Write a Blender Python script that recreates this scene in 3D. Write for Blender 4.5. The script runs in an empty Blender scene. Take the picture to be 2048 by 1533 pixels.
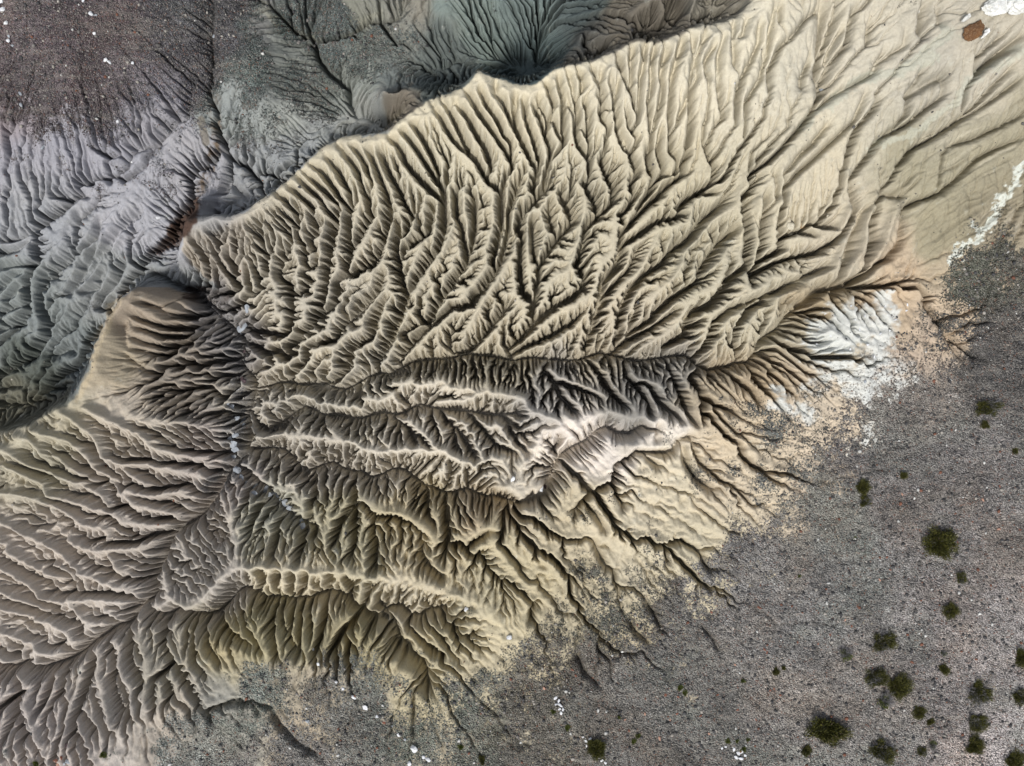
import bpy, bmesh, math, random
import numpy as np
from mathutils import Vector, Matrix
scn = bpy.context.scene
COL = scn.collection
# ---- camera: a drone looking straight down from 40 m
cd = bpy.data.cameras.new('camera'); cam = bpy.data.objects.new('camera', cd); COL.objects.link(cam)
cam.location = (0, 0, 40.0); cam.rotation_euler = (0, 0, 0)
cd.sensor_fit = 'HORIZONTAL'; cd.sensor_width = 36.0; cd.lens = 36.0*1600/2048
cd.clip_start = .5; cd.clip_end = 3000
scn.camera = cam
# ---- soft daylight from the lower left of the picture
EL, AZ = math.radians(58), math.radians(202)      # azimuth clockwise from +Y (picture up)
wd = bpy.data.worlds.new('World'); scn.world = wd; wd.use_nodes = True
nt = wd.node_tree; bg = nt.nodes['Background']; sky = nt.nodes.new('ShaderNodeTexSky')
sky.sky_type = 'NISHITA'; sky.sun_disc = False; sky.sun_elevation = EL; sky.sun_rotation = AZ
sky.air_density = 1.0; sky.dust_density = 3.0
hs = nt.nodes.new('ShaderNodeHueSaturation'); hs.inputs['Saturation'].default_value = .45   # thin overcast
nt.links.new(sky.outputs[0], hs.inputs['Color']); nt.links.new(hs.outputs[0], bg.inputs[0]); bg.inputs[1].default_value = .1
sd = bpy.data.lights.new('sun', 'SUN'); sun = bpy.data.objects.new('sun', sd); COL.objects.link(sun)
sd.energy = 2.3; sd.angle = math.radians(8); sd.color = (1, .965, .91)
sdir = Vector((math.sin(AZ)*math.cos(EL), math.cos(AZ)*math.cos(EL), math.sin(EL)))
sun.rotation_euler = sdir.to_track_quat('Z', 'Y').to_euler(); sun.location = (0, 0, 60)
scn.view_settings.view_transform = 'Standard'; scn.view_settings.look = 'None'
scn.view_settings.exposure = 0.35; scn.view_settings.gamma = 1
scn.render.engine = 'CYCLES'
scn.cycles.max_bounces = 4; scn.cycles.diffuse_bounces = 2

# ================= terrain data and erosion =================
import numpy as np, heapq, math, time
# ---------------------------------------------------------------- mapping
CAMH, FPX, CX, CY = 40.0, 1600.0, 1024.0, 766.5
VS = 0.47
def W(px, py, z):
    z = z*VS
    return ((px-CX)/FPX*(CAMH-z), -(py-CY)/FPX*(CAMH-z))
# ---------------------------------------------------------------- ridge / valley skeleton (photo px, px, metres)
RIDGES = [
 [(-60,880,3.0),(0,862,3.5),(60,850,4),(100,825,4.6),(150,800,5.3),(180,745,5.4),(192,690,5.4),(215,640,5.0),(240,600,4.4),(275,577,3.4),(330,592,1.6),(385,612,0)],
 [(395,400,1.0),(373,440,2.6),(366,480,1.6),(357,515,.2)],
 [(373,440,2.6),(430,432,3.6),(480,432,4.3),(520,405,4.8),(570,370,5.2),(640,300,6),(690,275,6.3),(770,270,6.5),(800,245,7),(860,200,7.5),(925,180,8),(955,143,8.6),(985,155,8.3),(1040,175,8),(1075,170,8),(1110,140,8.6),(1190,125,9),(1275,82,9.6),(1310,92,9.4),(1400,55,10),(1440,50,10),(1475,35,10.3),(1503,10,10.8),(1512,-70,11.6)],
 [(790,752,1.6),(870,755,2.3),(960,770,2.9),(1030,795,3.3),(1110,828,3.9),(1150,838,4.1),(1220,818,4.4),(1290,842,4.6),(1400,862,5.0),(1470,835,5.4),(1560,800,5.8)],
 [(520,868,.9),(580,862,1.3),(640,872,1.4),(700,885,1.9),(718,902,2.1),(800,903,2.4),(860,900,2.7),(930,925,3.1),(1000,920,3.4),(1060,890,3.6),(1130,850,4.0)],
 [(1000,975,3.9),(1060,1000,4.1),(1150,965,4.3),(1200,925,4.3),(1250,885,4.5),(1310,868,4.7),(1400,862,5.0)],
 [(370,1222,1.7),(410,1204,2.3),(445,1168,2.8),(472,1130,3.2),(560,1135,3.6),(650,1150,3.9),(730,1146,4.1),(800,1163,4.4),(900,1180,4.8),(960,1215,5.1),(1000,1285,5.5)],
 [(472,1130,3.2),(466,1080,2.3),(458,1030,1.5),(442,985,.5)],
 [(505,950,.9),(560,975,1.1),(615,1005,1.8),(640,1070,2.7),(650,1150,3.9)],
 [(137,806,5.3),(233,822,4.6),(300,840,3.8),(360,845,2.9),(411,850,1.8),(450,860,.6)],
 [(900,1180,4.8),(905,1120,4.0),(870,1060,3.3),(800,1020,2.6),(740,1005,1.9)],
 [(700,1213,3.9),(760,1262,4.4),(800,1330,5.0),(860,1420,5.7)],
 [(330,1275,1.9),(300,1350,3.2),(290,1420,4.5)],
 [(1040,1010,4.5),(1130,1070,4.9),(1250,1090,5.2),(1400,1110,5.8)],
 [(960,1030,4.0),(1010,1090,4.5),(1060,1180,5.1),(1150,1260,5.7),(1240,1370,6.2)],
 [(1800,560,6.4),(1850,540,6.8),(1905,535,7.2),(1950,480,7.6),(1985,430,8.0),(2048,350,8.8),(2110,280,9.6)],
 [(1500,590,5.2),(1620,590,5.5),(1700,550,5.9),(1800,540,6.6)],
 [(1940,60,12.2),(1850,120,11.2),(1760,170,10.3),(1650,240,9.2),(1560,360,8.0)],
]
RIDGES += [ # O1 outcrops behind the rim
 [(760,190,2.6),(800,180,3.6),(825,170,4.2),(860,186,5.2),(885,192,6.6)],
 [(1128,112,2.2),(1165,78,3.2),(1230,56,4.2),(1290,12,5.4),(1330,-20,6)],
 [(1180,95,3.4),(1215,85,4.6),(1250,75,6.4)],
 [(1385,-20,8),(1372,20,7.4),(1365,50,7.6),(1362,66,9.0)],
]
VALLEYS = [
 [(-60,1345,2.0),(0,1338,1.8),(60,1325,1.6),(150,1308,1.4),(200,1278,1.2),(250,1248,1.1),(290,1200,.9),(312,1140,.7),(345,1090,.55),(375,1040,.4),(410,990,.25),(440,950,.1),(470,900,0),(480,850,-.1),(490,800,-.2),(480,760,-.35),(474,720,-.5),(468,680,-.7),(455,640,-1.0),(425,605,-1.7),(390,585,-2.5),(340,560,-3.8),(302,540,-5)],
 [(1700,560,5.1),(1600,585,4.2),(1555,650,3.5),(1500,722,3.0),(1420,740,2.6),(1350,727,2.3),(1280,714,2.0),(1200,715,1.7),(1140,712,1.4),(1050,725,1.1),(960,722,.8),(870,718,.4),(820,735,.3),(755,738,.25),(700,757,.2),(620,772,.1),(550,785,-.05),(490,795,-.2)],
 [(1030,827,3.4),(985,830,2.9),(930,824,2.5),(880,822,2.0),(840,802,1.5),(800,803,1.1),(760,815,.8),(700,832,.6),(640,842,.45),(560,838,.2),(490,835,-.1)],
 [(1285,850,4.3),(1216,855,4.0),(1175,882,3.7),(1140,900,3.4),(1118,940,3.1),(1077,984,2.9),(1030,1003,2.7),(930,988,2.1),(850,962,1.5),(780,945,1.0),(700,945,.8),(640,925,.6),(560,905,.3),(490,892,0)],
 [(880,1228,4.2),(800,1225,3.6),(740,1210,3.2),(690,1202,2.9),(640,1197,2.7),(580,1203,2.3),(530,1190,2.0),(500,1175,1.8),(465,1195,1.5),(430,1222,1.3),(370,1232,1.2),(330,1242,1.1),(285,1235,1.0)],
 [(840,1375,5.1),(832,1330,4.6),(822,1290,4.2),(790,1255,3.7),(755,1222,3.3)],
 [(615,1065,2.1),(600,1045,1.7),(560,1010,1.2),(530,985,.8),(500,962,.5),(478,935,.2),(468,905,0)],
 [(420,0,-.2),(425,60,-.8),(415,120,-1.3),(428,200,-2.2),(437,290,-3.2),(410,350,-3.9),(375,410,-4.5),(330,480,-5.0),(300,515,-5.4),(288,545,-5.8),(240,610,-6.4),(210,660,-6.9),(170,720,-7.5),(100,770,-8.1),(0,790,-8.8),(-60,800,-9.2)],
 [(353,238,-1.8),(300,290,-2.6),(240,320,-3.2),(190,360,-3.9),(130,410,-4.8),(74,458,-5.4),(72,525,-6.0),(52,570,-6.5),(50,620,-7.0),(30,660,-7.5),(-50,690,-8.2)],
 [(195,375,-3.9),(150,430,-4.6),(148,510,-5.3),(122,535,-5.7),(82,560,-6.1),(77,610,-6.6),(92,645,-7.0),(88,680,-7.4),(55,715,-8.0),(0,745,-8.6)],
 [(260,455,-4.6),(220,490,-4.9),(180,560,-5.6),(150,620,-6.3),(140,650,-6.7),(100,710,-7.8)],
 [(620,75,-3.2),(560,40,-2.2),(510,0,-1.6)],
 [(620,75,-3.2),(700,50,-2.6),(800,30,-2.2)],
 [(620,75,-3.2),(660,150,-4.0),(705,170,-4.4),(725,220,-5.0),(770,262,-5.6)],
]
# ground at the foot of the cliff just outside the rim
FEET = [(0,856,-7.8),(60,842,-7.8),(98,818,-7.6),(144,795,-7.4),(172,741,-7.2),(183,688,-7.0),(206,636,-6.6),(232,594,-6.3),(268,570,-5.9),(365,434,-4.4),(400,422,-3.9),(440,423,-3.5),(480,422,-3.4),(514,398,-3.4),(564,363,-3.6),(598,330,-3.8),(633,293,-4.1),(685,267,-4.6),(730,260,-5.4),(766,262,-5.6),(793,238,.5),(853,194,2.5),(915,172,-.5),(948,130,-4.6),(985,143,-5.4),(1040,162,-6.4),(1072,157,-6.6),(1102,128,-6),(1140,120,.5),(1186,112,2.2),(1225,92,3.2),(1272,68,5.6),(1306,78,5.2),(1350,60,6.2),(1395,43,7.0),(1436,38,7.6),(1468,22,8.2),(1492,2,8.8)]
SPOTS = [(-80,-80,1.5),(0,0,1.2),(200,80,.8),(100,200,-.6),(0,250,-2.6),(0,400,-4.8),(0,550,-6.4),(300,150,-.3),(330,60,.5),(500,120,-.8),(520,200,-1.4),(560,320,-3),(490,380,-3.4),(600,240,-3.2),(700,0,-1.2),(750,110,-2.2),(850,110,-3.0),(900,30,-1.8),(1000,0,-2.0),(950,80,-4),(1080,60,-5),(1060,120,-6.5),(1150,0,-3),(1000,140,-6.0),(870,150,-4.5),(720,170,-3.4),
 (1170,90,2.0),(1230,60,3.5),(1330,30,5.5),(1380,0,6.5),(1290,70,3.0),(1340,60,2.5),(1420,20,5.5),(1450,-10,7),(800,200,-1),(300,420,-3.9),(340,350,-3.2),(240,250,-1.6),(250,420,-3.6),(200,500,-4.2),(300,480,-4.4),
 (1600,0,11),(1700,0,11.2),(1800,0,11.6),(1900,0,12),(2048,0,13),(2110,-60,13.6),(2048,150,12),(1650,160,9.6),(1750,80,10.8),(1580,120,10),(1950,200,10.4),(2048,250,10),(1850,300,9),(1700,350,7.8),(1900,420,8),(1800,450,7.2),(1700,480,6.4),(1600,450,6.0),(1500,350,6.9),(1400,300,7.0),(1300,300,6.6),(1200,300,6.2),(1100,300,5.9),(1000,320,5.3),(900,320,5),(800,350,4.4),(700,400,3.5),(600,450,2.6),(540,500,1.5),
 (1500,500,5.0),(1400,450,5.0),(1300,450,4.6),(1200,450,4.2),(1100,450,3.9),(1000,450,3.5),(900,450,3.1),(800,500,2.3),(700,550,1.9),(620,600,1.4),(1450,620,4.4),(1350,600,3.9),(1250,600,3.5),(1150,620,2.9),(1050,620,2.5),(950,620,2.1),(850,620,1.5),(750,660,1.2),(650,700,.9),(560,700,.4),(540,600,.6),(520,650,.1),(540,740,.2),(1600,530,5.4),(1500,660,4.2),(1420,690,3.6),
 (1540,760,4.6),(1650,660,6.2),(1700,620,6.2),(1700,700,6.5),(1800,650,6.8),(1850,700,7.0),(2048,520,7.6),(2048,600,7.4),(1950,650,7.2),(1950,560,7.4),(2048,800,7.4),(1900,900,7.2),(1700,900,6.8),(1600,1000,6.5),(1500,1100,6.3),(1400,1250,6.3),(1700,1200,6.9),(2048,1200,7.2),(2048,1533,7.2),(1700,1533,7),(1400,1533,6.8),(1200,1500,6.6),(1000,1450,6.3),(1100,1350,6.2),(900,1500,6.3),(700,1500,6.1),(2120,1600,7.3),(2120,900,7.5),
 (1450,950,5.6),(1550,900,6.0),(1350,1000,5.4),(1250,1000,4.9),(1300,1180,5.7),(1150,1120,5.0),(1200,1200,5.6),(1050,1280,5.8),
 (600,1330,5.5),(520,1320,5.2),(450,1310,4.6),(380,1290,3.4),(650,1380,5.7),(750,1400,5.8),(480,1360,5.2),(460,1480,5.5),(350,1450,5.0),(300,1480,5.0),(200,1470,4.9),(100,1480,4.6),(0,1500,4.4),(200,1400,3.4),(100,1400,3.0),(0,1420,2.9),(0,1600,5.4),(300,1600,6),(600,1600,6.3),(1000,1600,6.6),(-80,1600,5.3),
 (250,1350,3.0),(520,1240,3.6),(600,1240,3.8),(680,1240,3.8),(600,1290,4.8),(420,1270,3.2),(940,1270,4.9),(880,1310,4.9),
 (0,950,3.6),(0,1050,3.2),(0,1150,2.8),(0,1250,2.3),(-80,1100,3.2),(100,950,3.2),(200,950,2.7),(300,950,2.0),(380,920,1.1),(100,1050,2.7),(200,1050,2.3),(300,1030,1.5),(100,1150,2.2),(200,1150,1.9),(100,1240,1.7),(420,900,.6),(420,960,.5),
 (260,650,3.0),(250,720,3.4),(300,700,2.1),(350,660,1.5),(350,720,1.6),(400,700,.9),(420,750,.6),(350,790,1.9),(420,800,.6),(270,780,3.4),(430,520,1.0),(480,520,1.2),(520,480,2.6),(440,470,2.4),(480,570,.5),(430,560,-1.6),(400,530,-.6),(200,790,4.6),
 (380,1100,.9),(400,1150,1.5),(420,1060,.7),(350,1170,.9),(560,1070,1.8),(520,1060,1.6),(700,1070,2.9),(800,1090,3.6),(760,1050,2.6),(960,1110,3.9),(1000,1160,4.4),(880,1020,2.9),(600,950,1.3),(700,985,1.6),
 (900,870,2.2),(800,860,1.4),(1000,870,2.7),(1100,800,3.4),(1200,770,3.0),(1300,790,3.6),(1400,800,4.1),(1450,770,4.1),(950,745,1.9),(1050,765,2.4)]
XE, YE = 30.0, 23.0
def dens(line, step):
    out = []
    for (a, b) in zip(line[:-1], line[1:]):
        n = max(1, int(math.hypot(b[0]-a[0], b[1]-a[1])/step))
        for k in range(n):
            t = k/n; out.append(tuple(a[i]+(b[i]-a[i])*t for i in range(len(a))))
    out.append(tuple(line[-1])); return out
def wig(line, amp=9., step=14., seed=3):
    d = dens(line, step); r = np.random.default_rng(seed+len(d)); n = len(d)
    o = np.convolve(r.standard_normal(n+4), [.25,.5,.25], 'same')[2:2+n]*amp; out = []
    for k, p in enumerate(d):
        a, b = d[max(0, k-1)], d[min(n-1, k+1)]; tx, ty = b[0]-a[0], b[1]-a[1]; L = math.hypot(tx, ty)+1e-6
        out.append((p[0]-ty/L*o[k], p[1]+tx/L*o[k], p[2]))
    return out
VALLEYS = [wig(l, 15., 20.) for l in VALLEYS]
RIDGES = RIDGES[:3]+[wig(l, 7.) for l in RIDGES[3:]]
def base_surface(nx, ny):
    pts = []
    for l in RIDGES+VALLEYS:
        for p in dens(l, 26): pts.append((*W(*p), p[2]))
    for p in SPOTS+FEET: pts.append((*W(*p), p[2]))
    P = np.array(pts)
    # drop near duplicates
    keep = []
    for i in range(len(P)):
        if not keep or np.min(np.hypot(P[keep,0]-P[i,0], P[keep,1]-P[i,1])) > .22: keep.append(i)
    P = P[keep]; n = len(P)
    r = np.hypot(P[:,None,0]-P[None,:,0], P[:,None,1]-P[None,:,1])
    A = np.zeros((n+3, n+3)); A[:n,:n] = -r; A[:n,:n] -= np.eye(n)*.05
    A[:n,n] = 1; A[:n,n+1:] = P[:,:2]; A[n,:n] = 1; A[n+1:,:n] = P[:,:2].T
    w = np.linalg.solve(A, np.concatenate([P[:,2], [0,0,0]]))
    X, Y = np.meshgrid(np.linspace(-XE, XE, nx), np.linspace(-YE, YE, ny))
    Z = w[n]+w[n+1]*X+w[n+2]*Y
    for i in range(n): Z -= w[i]*np.hypot(X-P[i,0], Y-P[i,1])
    return Z
def resize(a, ny, nx):
    h, w_ = a.shape
    y = np.linspace(0, h-1, ny); x = np.linspace(0, w_-1, nx)
    y0 = np.minimum(y.astype(int), h-2); x0 = np.minimum(x.astype(int), w_-2)
    fy = (y-y0)[:,None]; fx = (x-x0)[None,:]
    fy_ = fy; fx_ = fx
    a00 = a[y0][:,x0]; a01 = a[y0][:,x0+1]; a10 = a[y0+1][:,x0]; a11 = a[y0+1][:,x0+1]
    return (a00*(1-fx_)+a01*fx_)*(1-fy_)+(a10*(1-fx_)+a11*fx_)*fy_
def vnoise(rng, ny, nx, cell, octs=4, gain=.5):
    out = np.zeros((ny, nx)); amp = 1; tot = 0
    for _ in range(octs):
        gy = max(3, int(ny/cell)+3); gx = max(3, int(nx/cell)+3)
        out += amp*resize(rng.standard_normal((gy, gx)), ny, nx); tot += amp*amp
        amp *= gain; cell = max(1.0, cell/2)
    return out/math.sqrt(tot)
def blur(a, n):
    for _ in range(n):
        p = np.pad(a, 1, mode='edge')
        a = (p[:-2,1:-1]+p[2:,1:-1]+p[1:-1,:-2]+p[1:-1,2:]+4*a)/8
    return a
DIRS = [(0,1),(1,0),(0,-1),(-1,0),(1,1),(1,-1),(-1,1),(-1,-1)]
def route(z, fixed, rng, dx, jit):
    ny, nx = z.shape; N = ny*nx
    p = np.pad(z, 1, mode='constant', constant_values=1e9)
    best = np.zeros((ny, nx), np.float32); rec = np.arange(N).reshape(ny, nx).copy(); dist = np.full((ny, nx), dx)
    idx = np.arange(N).reshape(ny, nx)
    for dy, dxx in DIRS:
        d = dx*math.hypot(dy, dxx)
        s = (z-p[1+dy:1+dy+ny, 1+dxx:1+dxx+nx])/d
        if jit: s = s*(1-jit*rng.random((ny, nx), dtype=np.float32))
        m = s > best
        best = np.where(m, s, best); rec = np.where(m, idx+dy*nx+dxx, rec); dist = np.where(m, d, dist)
    rec[fixed] = idx[fixed]
    rec = rec.ravel(); dist = dist.ravel().copy(); zf = z.ravel(); ff = fixed.ravel()
    root = rec.copy()
    while True:
        r2 = root[root]
        if np.array_equal(r2, root): break
        root = r2
    pits = np.nonzero((rec == np.arange(N)) & ~ff)[0]
    if len(pits):
        lab = np.zeros(N, np.int64); lab[pits] = np.arange(1, len(pits)+1)
        L = lab[root].reshape(ny, nx); nb = len(pits)+1
        I, J, H = [], [], []
        for dy, dxx in ((0,1),(1,0),(1,1),(1,-1)):
            if dxx >= 0: a = (slice(0, ny-dy), slice(0, nx-dxx)); b = (slice(dy, ny), slice(dxx, nx))
            else: a = (slice(0, ny-dy), slice(1, nx)); b = (slice(dy, ny), slice(0, nx-1))
            m = L[a] != L[b]
            ia = idx[a][m]; ib = idx[b][m]
            I.append(ia); J.append(ib)
        I = np.concatenate(I); J = np.concatenate(J); H = np.maximum(zf[I], zf[J]); Lf = L.ravel()
        la, lb = Lf[I], Lf[J]; sw = la > lb
        I2 = np.where(sw, J, I); J2 = np.where(sw, I, J); la, lb = Lf[I2], Lf[J2]
        key = la*nb+lb; o = np.lexsort((H, key)); key = key[o]
        first = np.concatenate([[True], key[1:] != key[:-1]]); o = o[first]
        adj = [[] for _ in range(nb)]
        for i, j, h in zip(I2[o].tolist(), J2[o].tolist(), H[o].tolist()):
            a_, b_ = int(Lf[i]), int(Lf[j]); adj[a_].append((h, i, j, b_)); adj[b_].append((h, j, i, a_))
        seen = [False]*nb; seen[0] = True; hp = list(adj[0]); heapq.heapify(hp); pl = pits.tolist()
        while hp:
            h, i, j, b_ = heapq.heappop(hp)
            if seen[b_]: continue
            seen[b_] = True
            # reverse the path from the pass cell j down to its pit, so it spills to i
            c, prev = j, i
            while True:
                nxt = int(rec[c]); rec[c] = prev
                if nxt == c: break
                prev, c = c, nxt
            for e in adj[b_]:
                if not seen[e[3]]: heapq.heappush(hp, e)
    # levels
    ar = np.arange(N); dep = (rec != ar).astype(np.int32); q = rec.copy()
    while True:
        dn = dep+dep[q]; q2 = q[q]
        if np.array_equal(q2, q): break
        dep = dn; q = q2
    o = np.argsort(dep, kind='stable'); cnt = np.bincount(dep); st = np.concatenate([[0], np.cumsum(cnt)])
    ddy = np.abs(ar//nx-rec//nx); ddx = np.abs(ar % nx-rec % nx)
    dist = dx*np.where((ddy+ddx) > 1, math.sqrt(2), 1.0)
    return rec, dist, o, st
def erode(z, fixed, K, D, dx, steps, KT, DT, m=.5, jit=.4, seed=1, U=None, n_sub=1, Aw=None, log=None, Ac=0.):
    rng = np.random.default_rng(seed); ny, nx = z.shape
    for it in range(steps):
        rec, dist, o, st = route(z, fixed, rng, dx, jit)
        A = (np.full(ny*nx, dx*dx) if Aw is None else (Aw*dx*dx).ravel().copy())
        lv = [o[st[k]:st[k+1]] for k in range(1, len(st)-1)]
        for ix in reversed(lv): np.add.at(A, rec[ix], A[ix])
        F = (K.ravel()*KT/steps*np.maximum(A-Ac, 0)**m/dist); zf = z.ravel().copy()
        if U is not None: zf += U.ravel()/steps
        for ix in lv:
            zr = zf[rec[ix]]; zi = zf[ix]; f = F[ix]
            zf[ix] = np.where(zr < zi, (zi+f*zr)/(1+f), zi)
        zn = zf.reshape(ny, nx)
        tot = DT/steps; ns = max(1, int(math.ceil(tot*D.max()/(.2*dx*dx))))
        for _ in range(ns):
            p = np.pad(zn, 1, mode='edge')
            zn = zn+D*(tot/ns/dx/dx)*(p[:-2,1:-1]+p[2:,1:-1]+p[1:-1,:-2]+p[1:-1,2:]-4*zn)
        z = np.where(fixed, z, zn)
        if log: log(it, z, A)
    return z, A.reshape(ny, nx)
TILE = {'A':(0,0),'B':(500,0),'C':(1000,0),'D':(1488,0),'E':(0,370),'F':(500,370),'G':(1000,370),'H':(1488,370),'I':(0,740),'J':(500,740),'K':(1000,740),'L':(1488,740),'M':(0,1113),'N':(500,1113),'O':(1000,1113),'P':(1488,1113)}
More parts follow.
